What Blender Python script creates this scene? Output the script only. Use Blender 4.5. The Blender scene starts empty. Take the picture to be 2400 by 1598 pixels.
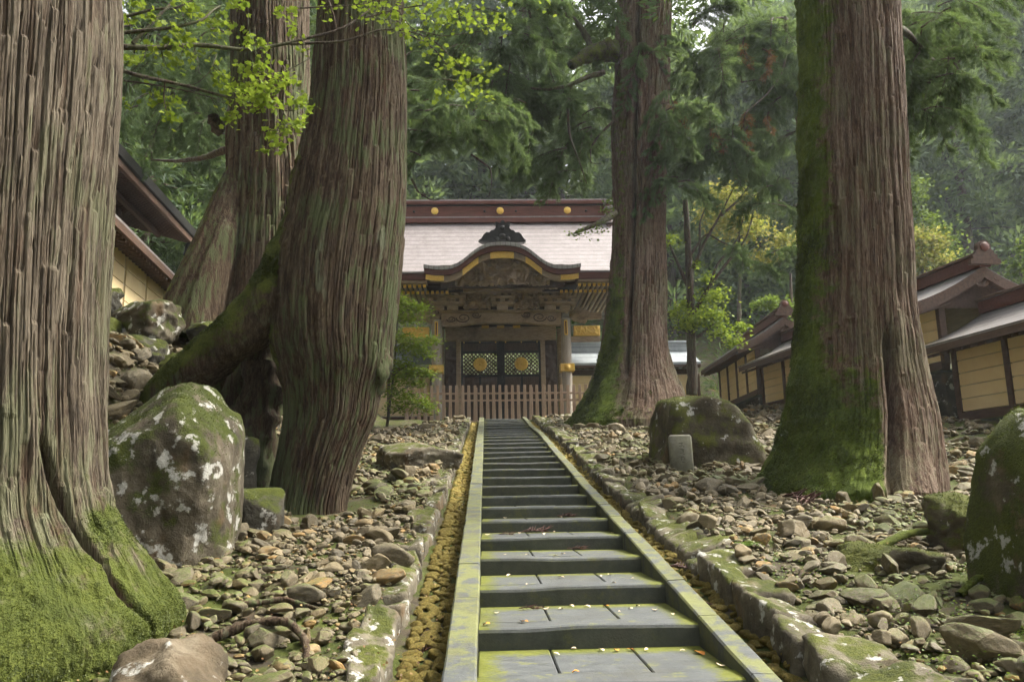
import bpy, math, random
import numpy as np
from mathutils import Matrix, Vector

# ------------------------------------------------------------------ camera, sky, sun, exposure
SC = bpy.context.scene
PITCH, ROLL, YAW = 0.18499, 0.017258, 0.034485
CAM = np.array([-0.6874, 0.0, 1.0547]); FPX = 1867.0
_cy, _sy, _cp, _sp = math.cos(YAW), math.sin(YAW), math.cos(PITCH), math.sin(PITCH)
_F = np.array([_sy*_cp, _cy*_cp, _sp]); _R0 = np.array([_cy, -_sy, 0.0]); _U0 = np.cross(_R0, _F)
_R = _R0*math.cos(ROLL) - _U0*math.sin(ROLL); _U = _R0*math.sin(ROLL) + _U0*math.cos(ROLL)
cd = bpy.data.cameras.new('camera'); cam = bpy.data.objects.new('camera', cd); SC.collection.objects.link(cam)
cd.lens = 28.0; cd.sensor_width = 36.0; cd.clip_start = 0.05; cd.clip_end = 2000.0
cam.matrix_world = Matrix(((_R[0], _U[0], -_F[0], CAM[0]), (_R[1], _U[1], -_F[1], CAM[1]), (_R[2], _U[2], -_F[2], CAM[2]), (0, 0, 0, 1)))
SC.camera = cam
HAZE = 0.0005

SUN_EL, SUN_AZ = 54.0, 78.0          # azimuth measured from +Y towards +X (light comes from the far right, high up)
wd = bpy.data.worlds.new('World'); SC.world = wd; wd.use_nodes = True
_wt = wd.node_tree; _bg = _wt.nodes['Background']
_sky = _wt.nodes.new('ShaderNodeTexSky'); _sky.sky_type = 'NISHITA'; _sky.sun_disc = False
_sky.sun_elevation = math.radians(SUN_EL); _sky.sun_rotation = math.radians(SUN_AZ)
_sky.air_density = 1.0; _sky.dust_density = 6.0; _sky.ozone_density = 0.6
_hs = _wt.nodes.new('ShaderNodeHueSaturation'); _hs.inputs['Saturation'].default_value = 0.15
_wt.links.new(_sky.outputs[0], _hs.inputs['Color']); _wt.links.new(_hs.outputs[0], _bg.inputs[0])
_bg.inputs[1].default_value = 0.075
sd = bpy.data.lights.new('sun', 'SUN'); sd.energy = 1.5; sd.angle = math.radians(18); sd.color = (1.0, 0.935, 0.81)
sun = bpy.data.objects.new('sun', sd); SC.collection.objects.link(sun)
_e, _a = math.radians(SUN_EL), math.radians(SUN_AZ)
sun.rotation_euler = Vector((math.sin(_a)*math.cos(_e), math.cos(_a)*math.cos(_e), math.sin(_e))).to_track_quat('Z', 'Y').to_euler()
SC.view_settings.view_transform = 'Standard'; SC.view_settings.look = 'None'
SC.view_settings.exposure = 2.66; SC.view_settings.gamma = 1.0
cy = SC.cycles; cy.use_denoising = True; cy.max_bounces = 3; cy.diffuse_bounces = 2; cy.use_adaptive_sampling = True; cy.adaptive_threshold = 0.035; cy.glossy_bounces = 2
cy.transmission_bounces = 3; cy.volume_bounces = 0; cy.transparent_max_bounces = 4
cy.caustics_reflective = False; cy.caustics_refractive = False; cy.sample_clamp_indirect = 6.0
cy.volume_step_rate = 4.0

def ray(px, py): return _R*(px-1200)/FPX + _U*(799-py)/FPX + _F
def atY(px, py, Y): d = ray(px, py); return CAM + d*Y/d[1]
def atX(px, py, X): d = ray(px, py); return CAM + d*(X-CAM[0])/d[0]

# ------------------------------------------------------------------ numpy noise
def _h(ix, iy, iz, s):
    n = (ix*374761393 + iy*668265263 + iz*1440662683 + s*974711) & 0xffffffff
    n = ((n ^ (n >> 13))*1274126177) & 0xffffffff
    n = ((n ^ (n >> 15))*2246822519) & 0xffffffff
    return ((n ^ (n >> 16)) & 0xffffff)/float(0xffffff)*2-1
def vn(p, s=0):
    p = np.asarray(p, float); i = np.floor(p).astype(np.int64); f = p-i; f = f*f*(3-2*f)
    x, y, z = i[..., 0], i[..., 1], i[..., 2]; a, b, c = f[..., 0], f[..., 1], f[..., 2]
    def L(dy, dz): return _h(x, y+dy, z+dz, s)*(1-a) + _h(x+1, y+dy, z+dz, s)*a
    return (L(0, 0)*(1-b)+L(1, 0)*b)*(1-c) + (L(0, 1)*(1-b)+L(1, 1)*b)*c
def fbm(p, s=0, o=4, g=.5):
    t = 0; a = 1.0; p = np.asarray(p, float)
    for k in range(o): t = t + a*vn(p*(2.03**k), s+k*17); a *= g
    return t
def sst(a, b, x): t = np.clip((x-a)/(b-a), 0, 1); return t*t*(3-2*t)
RNG = np.random.default_rng(7); RD = random.Random(7)

# ------------------------------------------------------------------ object helpers
COL = SC.collection
def mesh(name, V, F, mat=None, smooth=True, attrs=None):
    V = np.asarray(V, np.float32); me = bpy.data.meshes.new(name)
    Fs = F if isinstance(F, list) else [F]
    me.vertices.add(len(V)); me.vertices.foreach_set('co', V.ravel())
    idx = np.concatenate([np.asarray(f, np.int32).ravel() for f in Fs])
    tot = np.concatenate([np.full(len(f), np.asarray(f).shape[1], np.int32) for f in Fs])
    st = np.concatenate([[0], np.cumsum(tot)[:-1]]).astype(np.int32)
    me.loops.add(len(idx)); me.loops.foreach_set('vertex_index', idx)
    me.polygons.add(len(tot)); me.polygons.foreach_set('loop_start', st); me.polygons.foreach_set('loop_total', tot)
    me.polygons.foreach_set('use_smooth', np.full(len(tot), smooth, bool))
    for k, v in (attrs or {}).items():
        a = me.attributes.new(k, 'FLOAT', 'POINT'); a.data.foreach_set('value', np.asarray(v, np.float32))
    me.update(calc_edges=True); me.validate()
    if mat: me.materials.append(mat)
    return me
def obj(name, me, parent=None, loc=None, rot=None, scale=None, kind=None):
    o = bpy.data.objects.new(name, me); COL.objects.link(o)
    base = Vector((0, 0, 0))
    if parent is not None:
        o.parent = parent; q = parent
        while q is not None: base += q.location; q = q.parent
    o.location = Vector(loc if loc is not None else (0, 0, 0)) - base
    if rot is not None: o.rotation_euler = rot
    if scale is not None: o.scale = scale if hasattr(scale, '__len__') else (scale,)*3
    if kind: o['kind'] = kind
    return o
def tag(o, label, cat, group=None, kind=None):
    o['label'] = label; o['category'] = cat
    if group: o['group'] = group
    if kind: o['kind'] = kind
    return o
def thing(name, loc, label, cat, group=None, kind=None):
    o = bpy.data.objects.new(name, None); COL.objects.link(o); o.location = loc; o.empty_display_size = .2
    return tag(o, label, cat, group, kind)
BOXF = np.array([[0,3,2,1],[4,5,6,7],[0,1,5,4],[1,2,6,5],[2,3,7,6],[3,0,4,7]])
def boxv(x0, x1, y0, y1, z0, z1):
    return np.array([[x0,y0,z0],[x1,y0,z0],[x1,y1,z0],[x0,y1,z0],[x0,y0,z1],[x1,y0,z1],[x1,y1,z1],[x0,y1,z1]], float)
def cbox(x0, x1, y0, y1, z0, z1, b=.01):
    """chamfered box: 24 vertices"""
    c = np.array([(x0+x1)/2, (y0+y1)/2, (z0+z1)/2]); h = np.array([x1-x0, y1-y0, z1-z0])/2
    b = min(b, h.min()*.45); V = []; ix = {}
    for s in np.ndindex(2, 2, 2):
        sg = np.array(s)*2-1
        for a in range(3):
            v = sg*(h-b); v[a] = sg[a]*h[a]; ix[(s, a)] = len(V); V.append(c+v)
    F4 = []; F3 = []
    for a in range(3):
        o1, o2 = [k for k in range(3) if k != a]
        for sa in (0, 1):
            q = []
            for (p, r) in ((0, 0), (1, 0), (1, 1), (0, 1)):
                s = [0, 0, 0]; s[a] = sa; s[o1] = p; s[o2] = r; q.append(ix[(tuple(s), a)])
            flip = (sa == 1) == (a == 1)
            F4.append(q[::-1] if flip else q) if False else F4.append(q)
        for p in (0, 1):
            for r in (0, 1):
                s0 = [0, 0, 0]; s1 = [0, 0, 0]; s0[a] = 0; s1[a] = 1
                for s in (s0, s1): s[o1] = p; s[o2] = r
                F4.append([ix[(tuple(s0), o1)], ix[(tuple(s1), o1)], ix[(tuple(s1), o2)], ix[(tuple(s0), o2)]])
    for s in np.ndindex(2, 2, 2): F3.append([ix[(s, 0)], ix[(s, 1)], ix[(s, 2)]])
    V = np.array(V); F4 = np.array(F4); F3 = np.array(F3)
    def fix(F):
        n = np.cross(V[F[:, 1]]-V[F[:, 0]], V[F[:, 2]]-V[F[:, 0]]); o = V[F].mean(1)-c
        m = (n*o).sum(1) < 0; F[m] = F[m][:, ::-1]; return F
    return V, [fix(F4), fix(F3)]
def box(name, x0, x1, y0, y1, z0, z1, mat, parent=None, b=.012, fn=None, kind=None):
    V, F = cbox(min(x0,x1), max(x0,x1), min(y0,y1), max(y0,y1), min(z0,z1), max(z0,z1), b)
    if fn is not None: V = fn(V)
    return obj(name, mesh(name, V, F, mat, False), parent, kind=kind)
def merge(parts):
    """parts: list of (V, F or [F..]) -> V, [F4, F3]"""
    Vs = []; F4 = []; F3 = []; n = 0
    for V, F in parts:
        for f in (F if isinstance(F, list) else [F]):
            f = np.asarray(f)
            if len(f): (F4 if f.shape[1] == 4 else F3).append(f+n)
        Vs.append(V); n += len(V)
    out = []
    if F4: out.append(np.concatenate(F4))
    if F3: out.append(np.concatenate(F3))
    return np.concatenate(Vs), out
def frames(P):
    P = np.asarray(P, float); T = np.gradient(P, axis=0); T /= np.linalg.norm(T, axis=1)[:, None]+1e-9
    N = np.zeros_like(P); a = np.array([0, 0, 1.]) if abs(T[0][2]) < .9 else np.array([1., 0, 0])
    n = np.cross(T[0], a); n /= np.linalg.norm(n)
    for i in range(len(P)):
        n = n - T[i]*(n@T[i]); n /= np.linalg.norm(n)+1e-9; N[i] = n
    return T, N, np.cross(T, N)
def tube(P, r, seg=8, sq=1.0, noise=0, s=0, cap=True):
    P = np.asarray(P, float); n = len(P); r = np.broadcast_to(np.asarray(r, float), (n,)); T, N, B = frames(P)
    th = np.arange(seg)/seg*2*np.pi
    D = np.cos(th)[None, :, None]*N[:, None] + np.sin(th)[None, :, None]*B[:, None]*sq
    V = P[:, None] + D*r[:, None, None]
    if noise: V = V + D*(r[:, None]*noise*fbm(V*3.0/max(.05, r.max()), s, 3))[..., None]
    V = V.reshape(-1, 3); i = np.arange(n-1)[:, None]*seg; j = np.arange(seg)[None]; k = (j+1) % seg
    F = np.stack([i+j, i+k, i+seg+k, i+seg+j], -1).reshape(-1, 4)
    return V, F
def spline(P, n):
    P = np.asarray(P, float); m = len(P); d = np.r_[0, np.cumsum(np.linalg.norm(np.diff(P[:, :3], axis=0), axis=1))]
    t = np.linspace(0, d[-1], n); Q = np.stack([np.interp(t, d, P[:, k]) for k in range(P.shape[1])], 1)
    for _ in range(max(2, n//7)): Q[1:-1] = .25*Q[:-2]+.5*Q[1:-1]+.25*Q[2:]
    return Q
def prism(poly, y0, y1):
    """closed polygon of (x,z) extruded along y; fan-safe ngon caps"""
    n = len(poly); V = np.array([[x, y0, z] for x, z in poly]+[[x, y1, z] for x, z in poly], float)
    j = np.arange(n); k = (j+1) % n
    return V, np.stack([j, k, k+n, j+n], 1)
def ico(sub):
    t = (1+5**.5)/2; V = [(-1,t,0),(1,t,0),(-1,-t,0),(1,-t,0),(0,-1,t),(0,1,t),(0,-1,-t),(0,1,-t),(t,0,-1),(t,0,1),(-t,0,-1),(-t,0,1)]
    F = [(0,11,5),(0,5,1),(0,1,7),(0,7,10),(0,10,11),(1,5,9),(5,11,4),(11,10,2),(10,7,6),(7,1,8),(3,9,4),(3,4,2),(3,2,6),(3,6,8),(3,8,9),(4,9,5),(2,4,11),(6,2,10),(8,6,7),(9,8,1)]
    V = [np.array(v)/np.linalg.norm(v) for v in V]
    for _ in range(sub):
        c = {}; G = []
        def mid(a, b):
            k = (min(a, b), max(a, b))
            if k not in c: v = V[a]+V[b]; c[k] = len(V); V.append(v/np.linalg.norm(v))
            return c[k]
        for a, b, d in F:
            e, f, g = mid(a, b), mid(b, d), mid(d, a); G += [(a, e, g), (b, f, e), (d, g, f), (e, f, g)]
        F = G
    return np.array(V), np.array(F)
ICO = {k: ico(k) for k in (0, 1, 2, 3, 4, 5)}

# ------------------------------------------------------------------ materials
class NT:
    def __init__(s, name):
        s.m = bpy.data.materials.new(name); s.m.use_nodes = True; s.t = s.m.node_tree
        s.b = s.t.nodes['Principled BSDF']; s.out = s.t.nodes['Material Output']
    def n(s, ty, ins=None, **pr):
        d = s.t.nodes.new('ShaderNode'+ty)
        for k, v in pr.items(): setattr(d, k, v)
        for k, v in (ins or {}).items(): s.set(d.inputs[k], v)
        return d
    def set(s, sock, v):
        if isinstance(v, bpy.types.NodeSocket): s.t.links.new(v, sock)
        elif isinstance(v, bpy.types.Node): s.t.links.new(v.outputs[0], sock)
        else: sock.default_value = v
    def co(s, scale=(1, 1, 1), kind='Object'):
        tc = s.n('TexCoord'); return s.n('Mapping', {'Vector': tc.outputs[kind], 'Scale': scale}).outputs[0]
    def noise(s, sc, vec=None, detail=4, rough=.55, dist=0):
        i = {'Scale': sc, 'Detail': detail, 'Roughness': rough, 'Distortion': dist}
        if vec is not None: i['Vector'] = vec
        return s.n('TexNoise', i).outputs[0]
    def ramp(s, fac, stops):
        r = s.n('ValToRGB', {'Fac': fac}); e = r.color_ramp.elements
        while len(e) < len(stops): e.new(.5)
        for q, (p, c) in zip(e, stops): q.position = p; q.color = (*c, 1) if len(c) == 3 else c
        return r.outputs[0]
    def mr(s, v, a, b, c=0., d=1.):
        return s.n('MapRange', {'Value': v, 'From Min': a, 'From Max': b, 'To Min': c, 'To Max': d}, interpolation_type='SMOOTHSTEP').outputs[0]
    def mix(s, f, a, b, mode='MIX'):
        x = s.n('Mix', data_type='RGBA', blend_type=mode); s.set(x.inputs[0], f)
        for k, v in ((6, a), (7, b)): s.set(x.inputs[k], (*v, 1) if isinstance(v, tuple) and len(v) == 3 else v)
        return x.outputs[2]
    def ma(s, op, a, b=0.):
        x = s.n('Math', operation=op); s.set(x.inputs[0], a); s.set(x.inputs[1], b); return x.outputs[0]
    def attr(s, nm): return s.n('Attribute', attribute_name=nm).outputs['Fac']
    def bump(s, h, st, dist=.02): return s.n('Bump', {'Height': h, 'Strength': st, 'Distance': dist}).outputs[0]
    def fin(s, color, rough=.9, normal=None, spec=.3, metal=0.):
        s.set(s.b.inputs['Base Color'], color if not isinstance(color, tuple) else (*color, 1)); s.set(s.b.inputs['Roughness'], rough)
        s.b.inputs['Specular IOR Level'].default_value = spec; s.set(s.b.inputs['Metallic'], metal)
        if normal is not None: s.set(s.b.inputs['Normal'], normal)
        return s.m
def moss_col(n, vec=None, dark=(.024, .038, .006), lite=(.125, .15, .022)):
    a = n.noise(30, vec, 5, .7); b = n.noise(2.6, vec, 4, .6)
    return n.ramp(n.ma('ADD', n.ma('MULTIPLY', a, .5), n.ma('MULTIPLY', b, .5)), [(.3, dark), (.52, tuple((x+y)/2 for x, y in zip(dark, lite))), (.72, lite)])
def m_bark(name, dark, mid, lite, mdark=(.024, .038, .006), mlite=(.165, .19, .028), algae=.25):
    n = NT(name); v = n.co((1, 1, .13)); w = n.co()
    f1 = n.noise(17, v, 5, .62, .15); f2 = n.noise(80, v, 4, .65); big = n.noise(.9, w, 3)
    c = n.ramp(n.ma('ADD', n.ma('MULTIPLY', f1, .55), n.ma('MULTIPLY', f2, .45)), [(.37, dark), (.49, mid), (.62, lite)])
    c = n.mix(n.mr(n.noise(7, v, 4, .6), .53, .72, 0, .42), c, (.115, .06, .036))
    c = n.mix(n.ma('MULTIPLY', n.mr(n.ma('ADD', big, n.ma('MULTIPLY', n.ma('SUBTRACT', f1, .5), .9)), .47, .62), algae), c, (.085, .105, .045))
    c = n.mix(n.ma('MULTIPLY', n.mr(n.noise(2.6, n.co((1, 1, .2)), 6, .68), .60, .67), algae*.9), c, (.17, .185, .115))
    c = n.mix(n.mr(n.attr('strip'), .5, 1., 0, .35), c, lite); c = n.mix(n.mr(n.attr('strip'), .5, 0., 0, .6), c, (dark[0]*1.5, dark[1]*1.15, dark[2]*.9))
    mm = n.mr(n.ma('ADD', n.attr('moss'), n.ma('MULTIPLY', n.ma('SUBTRACT', n.noise(4.5, w, 7, .74), .5), 2.2)), .28, .70)
    c = n.mix(mm, c, moss_col(n, w, mdark, mlite))
    h = n.mix(mm, n.mix(.5, f1, f2), n.noise(60, w, 3, .7))
    return n.fin(c, .92, n.bump(h, 1.1, .03), .2)
def m_rock(name, cols, moss=.5, lichen=.4, mlite=(.11, .125, .016), scale=1., up=.55, attr=False):
    n = NT(name); w = n.co(); g = n.n('NewGeometry'); nz = n.n('SeparateXYZ', {0: g.outputs['Normal']}).outputs[2]
    a = n.noise(2.2*scale, w, 7, .62); c = n.ramp(a, [(.3, cols[0]), (.5, cols[1]), (.7, cols[2])])
    c = n.mix(n.mr(n.noise(1.3*scale, n.co((1.3, 1, .8)), 4), .58, .74, 0, .5), c, (.19, .10, .035))
    mm = n.ma('ADD', n.ma('MULTIPLY', nz, up), n.ma('MULTIPLY', n.ma('SUBTRACT', n.noise(2.6*scale, w, 6, .68), .5), 1.7))
    if attr: mm = n.ma('ADD', mm, n.attr('moss'))
    mm = n.mr(mm, 1-moss-.12, 1-moss+.12)
    li = n.mr(n.noise(5.0*scale, n.n('VectorMath', {0: w, 1: (7., 3., 1.)}).outputs[0], 5, .62), 1-lichen-.02, 1-lichen+.035)
    c = n.mix(mm, c, moss_col(n, w, (.018, .026, .005), mlite))
    c = n.mix(li, c, n.mix(n.noise(30, w, 3), (.26, .25, .21), (.5, .49, .45)))
    return n.fin(c, .9, n.bump(n.mix(mm, n.noise(14*scale, w, 8, .7), n.noise(70, w, 3, .7)), .8, .04), .25)
def m_stone(name, attr):
    """rubble: one tone per stone, from its own attribute or its object"""
    n = NT(name); w = n.co(); g = n.n('NewGeometry'); nz = n.n('SeparateXYZ', {0: g.outputs['Normal']}).outputs[2]
    t = n.attr('tone') if attr else n.n('ObjectInfo').outputs['Random']
    w2 = n.n('VectorMath', {0: w, 1: n.n('CombineXYZ', {0: n.ma('MULTIPLY', t, 37.), 1: n.ma('MULTIPLY', t, 11.), 2: 0.}).outputs[0]}).outputs[0]
    base = n.ramp(t, [(0., (.066, .058, .042)), (.25, (.132, .107, .064)), (.5, (.178, .138, .072)), (.7, (.09, .079, .056)), (.86, (.205, .16, .086)), (1., (.185, .125, .046))])
    c = n.mix(.45, base, n.ramp(n.noise(7, w2, 6, .65), [(.3, (.045, .038, .024)), (.7, (.25, .2, .118))]))
    c = n.mix(n.ma('MULTIPLY', n.mr(t, .88, .98), n.mr(n.noise(4, w2, 3), .4, .6)), c, (.28, .165, .055))
    pm = n.noise(.55, n.n('NewGeometry').outputs['Position'], 3)
    mm = n.mr(n.ma('ADD', n.ma('MULTIPLY', nz, .3), n.ma('ADD', n.ma('MULTIPLY', pm, .9), n.ma('MULTIPLY', n.noise(9, w2, 4, .7), .55))), .94, 1.10)
    c = n.mix(n.ma('MULTIPLY', mm, .85), c, moss_col(n, w2))
    return n.fin(c, n.mr(n.noise(5, w2), .3, .7, .55, .9), n.bump(n.noise(26, w2, 6, .65), .55, .02), .35)
def m_slab(name, lichen, tread):
    n = NT(name); w = n.co(); s = n.n('SeparateXYZ', {0: w}); x, y = s.outputs[0], s.outputs[1]
    g = n.n('NewGeometry'); nz = n.n('SeparateXYZ', {0: g.outputs['Normal']}).outputs[2]
    a = n.noise(6, n.co((1, 2.2, 1)), 7, .68); fine = n.noise(55, w, 4, .7)
    c = n.ramp(n.ma('ADD', n.ma('MULTIPLY', a, .7), n.ma('MULTIPLY', fine, .3)), [(.3, (.034, .037, .037)), (.5, (.075, .080, .080)), (.72, (.125, .128, .12))])
    edge = n.ma('MULTIPLY', n.ma('SUBTRACT', n.noise(5.5, w, 6, .7), .5), 1.5)
    li = n.mr(n.ma('ADD', edge, lichen), .36, .58)
    c = n.mix(n.ma('MULTIPLY', li, .75), c, n.mix(n.noise(20, w, 3), (.10, .112, .03), (.20, .2, .06)))
    if tread:
        t = n.ma('FRACT', n.ma('DIVIDE', n.ma('SUBTRACT', y, 5.66301-.998*20), .997995))
        m1 = n.mr(t, .62, .98, 0, 1.); m2 = n.mr(n.ma('ABSOLUTE', x), .46, .74, 0, .95)
        mm = n.mr(n.ma('ADD', n.ma('MAXIMUM', m1, m2), n.ma('ADD', n.ma('MULTIPLY', edge, .7), n.ma('MULTIPLY', n.ma('SUBTRACT', fine, .5), .9))), .32, .95)
        mm = n.ma('MULTIPLY', mm, n.mr(nz, .3, .8, .12, 1))
        c = n.mix(mm, c, moss_col(n, w, (.055, .064, .006), (.155, .165, .02)))
    c = n.mix(n.mr(n.noise(1.6, w, 6, .7), .48, .7, 0, .5), c, (.06, .056, .04))
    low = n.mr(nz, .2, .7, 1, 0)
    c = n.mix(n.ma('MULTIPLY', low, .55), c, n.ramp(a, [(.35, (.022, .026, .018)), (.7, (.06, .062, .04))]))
    return n.fin(c, n.mr(a, .3, .7, .68, .95), n.bump(n.mix(.5, a, fine), .5, .015), .3)
def m_plain(name, c0, c1, scale=6, stretch=(1, 1, 1), rough=.7, bump=.3, spec=.3, metal=0., dirt=None):
    n = NT(name); v = n.co(stretch); a = n.noise(scale, v, 6, .62)
    c = n.ramp(a, [(.3, c0), (.7, c1)])
    if dirt: c = n.mix(n.mr(n.noise(1.1, n.co(), 5, .65), .5, .72, 0, .7), c, dirt)
    return n.fin(c, rough, n.bump(a, bump, .01), spec, metal)
def m_leaf(name, cols, trans=.4, rough=.6, hue=None):
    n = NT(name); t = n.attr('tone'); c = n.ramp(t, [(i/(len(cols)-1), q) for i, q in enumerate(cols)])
    d = n.n('BsdfDiffuse', {'Color': c}); tr = n.n('BsdfTranslucent', {'Color': n.mix(.5, c, (.16, .2, .03))})
    gl = n.n('BsdfGlossy', {'Color': (.5, .5, .5, 1), 'Roughness': rough})
    m1 = n.n('MixShader', {0: trans, 1: d.outputs[0], 2: tr.outputs[0]}); m2 = n.n('MixShader', {0: .05, 1: m1.outputs[0], 2: gl.outputs[0]})
    n.set(n.out.inputs[0], m2.outputs[0]); return n.m
def m_shingle(name, c0, c1, axis, per, rough=.36):
    n = NT(name); w = n.co(); s = n.n('SeparateXYZ', {0: w})
    t = n.ma('FRACT', n.ma('DIVIDE', s.outputs[axis], per)); a = n.noise(3, w, 6, .65)
    st = n.noise(9, n.co((6, .4, .4)), 4)
    c = n.ramp(n.ma('ADD', n.ma('MULTIPLY', a, .6), n.ma('MULTIPLY', st, .4)), [(.34, c0), (.66, c1)])
    c = n.mix(n.mr(t, 0, .3, .75, 0), c, tuple(x*.4 for x in c0)); c = n.mix(n.mr(n.noise(.8, n.co((1, .3, .3)), 6, .7), .5, .75, 0, .5), c, tuple(x*.55 for x in c0))
    return n.fin(c, rough, n.bump(n.ma('ADD', t, n.ma('MULTIPLY', a, .4)), .6, .02), .5, 0.)
M = dict(
 rockE=m_rock('rock_deep_moss', ((.03, .026, .016), (.075, .06, .035), (.17, .15, .10)), 1.06, .41, (.10, .115, .012), up=.3),
 barkA=m_bark('bark_pale', (.03, .022, .015), (.08, .062, .043), (.165, .138, .10), (.03, .042, .008), (.12, .14, .024), .45),
 barkB=m_bark('bark_brown', (.024, .016, .010), (.072, .048, .03), (.15, .12, .08), algae=.85),
 barkC=m_bark('bark_red', (.034, .021, .014), (.105, .066, .044), (.205, .156, .114), (.03, .052, .006), (.15, .195, .022), algae=.35),
 barkT=m_bark('bark_thin', (.03, .024, .018), (.075, .058, .045), (.15, .125, .10), algae=.5),
 rockA=m_rock('rock_lichen', ((.04, .033, .022), (.09, .074, .05), (.18, .155, .11)), .9, .42, (.085, .10, .014), up=.3),
 rockB=m_rock('rock_mossy', ((.03, .026, .016), (.07, .058, .035), (.17, .15, .10)), .86, .38, (.12, .125, .014), up=.5),
 rockC=m_rock('rock_brown', ((.045, .036, .022), (.105, .08, .05), (.18, .15, .105)), .45, .38, up=.2),
 rockD=m_rock('rock_dark', ((.022, .02, .015), (.052, .047, .034), (.105, .096, .07)), .74, .38),
 edge=m_rock('rock_edging', ((.05, .042, .03), (.115, .098, .068), (.21, .185, .135)), .66, .39, (.13, .14, .02), 1.6, .42),
 stoneA=m_stone('rubble_tones', True), stoneO=m_stone('rubble_stone', False),
 cob=m_rock('cobble_mossy', ((.075, .062, .016), (.19, .142, .03), (.30, .225, .06)), .78, .25, (.14, .15, .022), 2.0, .1),
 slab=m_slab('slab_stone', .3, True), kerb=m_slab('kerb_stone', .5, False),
 soil=m_rock('mossy_soil', ((.028, .022, .014), (.055, .042, .026), (.09, .072, .045)), .74, .1, (.10, .12, .015), .8, .3),
 wood=m_plain('gate_wood', (.24, .17, .115), (.46, .355, .25), 5, (1, 1, 6), .75, .4, dirt=(.11, .082, .06)),
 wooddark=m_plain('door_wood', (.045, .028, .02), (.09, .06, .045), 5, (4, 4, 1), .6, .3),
 woodpale=m_plain('pillar_wood', (.30, .25, .2), (.46, .40, .34), 6, (5, 5, .5), .55, .3),
 picket=m_plain('picket_wood', (.31, .205, .14), (.46, .33, .24), 6, (5, 5, .4), .8, .3),
 redw=m_plain('red_brown_copper', (.075, .026, .018), (.15, .055, .038), 4, (.5, 4, 4), .5, .2),
 beam=m_plain('corridor_wood', (.06, .034, .023), (.13, .078, .052), 5, (3, .5, 3), .65, .3),
 gold=m_plain('gilded_metal', (.70, .42, .07), (.92, .62, .15), 18, (1, 1, 1), .4, .4, .5, .25),
 black=m_plain('black_metal', (.012, .011, .011), (.03, .028, .027), 9, (1, 1, 1), .45, .2),
 yellow=m_plain('ochre_plaster', (.80, .61, .33), (.88, .72, .44), 2.2, (1, 1, 1), .85, .06, dirt=(.72, .53, .28)),
 joint=m_plain('pale_joint', (.5, .45, .36), (.6, .55, .45), 9),
 roofP=m_shingle('gate_shingle', (.145, .122, .118), (.26, .228, .222), 2, .30, .5),
 roofK=m_shingle('kara_shingle', (.26, .24, .23), (.42, .40, .38), 0, .22, .5),
 roofC=m_shingle('corridor_shingle', (.145, .132, .128), (.28, .262, .255), 2, .16),
 roofG=m_shingle('grey_shingle', (.24, .265, .28), (.38, .41, .42), 2, .3),
 mark=m_plain('marker_stone', (.12, .115, .085), (.23, .22, .17), 12, (1, 1, 1), .85, .4, dirt=(.14, .14, .08)),
 cedar=m_leaf('cedar_needles', [(.035, .07, .028), (.07, .13, .045), (.115, .19, .062), (.16, .24, .08)], .45),
 cedarF=m_leaf('cedar_needles_far_lightened', [(.06, .11, .045), (.125, .20, .08), (.18, .265, .10), (.23, .32, .12)], .5),  # far crowns: needle colour lightened to suggest mist and soft light
 cedarN=m_leaf('cedar_needles_near', [(.022, .046, .02), (.052, .104, .042), (.098, .175, .066), (.15, .23, .085)], .52),
 brown=m_leaf('cedar_dead', [(.10, .04, .018), (.2, .085, .03), (.28, .13, .04)], .25),
 maple=m_leaf('maple_leaf', [(.11, .18, .012), (.2, .29, .02), (.32, .41, .04)], .5),
 shrub=m_leaf('broad_leaf', [(.04, .08, .014), (.09, .16, .022), (.17, .25, .035)], .45),
 sunTintLeaf=m_leaf('shrub_leaf_painted_sunlit', [(.4, .46, .22), (.55, .6, .36), (.68, .72, .5)], .5),  # leaf colour paled to stand in for sunlight beyond the doors
 yleaf=m_leaf('yellow_leaf', [(.16, .19, .03), (.28, .27, .05), (.4, .34, .08)], .5),
 mosst=m_leaf('moss_tuft', [(.022, .032, .006), (.062, .08, .013), (.115, .135, .024)], .25),
 litterP=m_plain('pale_leaf', (.55, .40, .24), (.75, .62, .45), 9), litterO=m_plain('orange_leaf', (.42, .14, .02), (.6, .27, .04), 9),
 litter=m_leaf('forest_litter', [(.07, .03, .012), (.16, .08, .025), (.3, .19, .07)], .2),
 twig=m_plain('dead_twig', (.05, .024, .018), (.10, .048, .036), 9),
)
# ------------------------------------------------------------------ terrain
R_, T_, N1 = 0.142967, 0.997995, 5.663013           # riser, tread, first nosing
SLOPE = R_/T_; NSTEP = 27; YTOP = N1+(NSTEP-1)*T_    # top nosing
ZTOP = NSTEP*R_
def und(y): return np.interp(y, [0, 8, 12.4, 15, 18, 20.6, 23.2, 26.3, 28, 32], [0, 0, -.03, 0, .02, .055, .04, -.03, .01, -.02])
def nose(y): return R_+(np.asarray(y, float)-N1)*SLOPE+und(y)
def T(x, y):
    x = np.asarray(x, float); y = np.asarray(y, float)
    z = np.where(y < YTOP, R_+(y-N1)*SLOPE, ZTOP)
    z = z + und(y)*(np.abs(x) < 3)
    z = z + 2.35*sst(-4.5, -6.3, x)*sst(7.6, 11.2, y)*(1-.55*sst(20, 30, y))
    z = z + .45*sst(7.5, 10.5, x)*sst(9, 14, y)*(1-sst(28, 34, y))
    hill = np.maximum(0, y-43)*.50 + np.maximum(0, x-22)*.28 + np.maximum(0, -14-x)*.42
    z = z + hill*(sst(-2, 12, y)*.8+.2) + .06*fbm(np.stack([x*.7, y*.7, x*0], -1), 3, 3)
    return z
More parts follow.
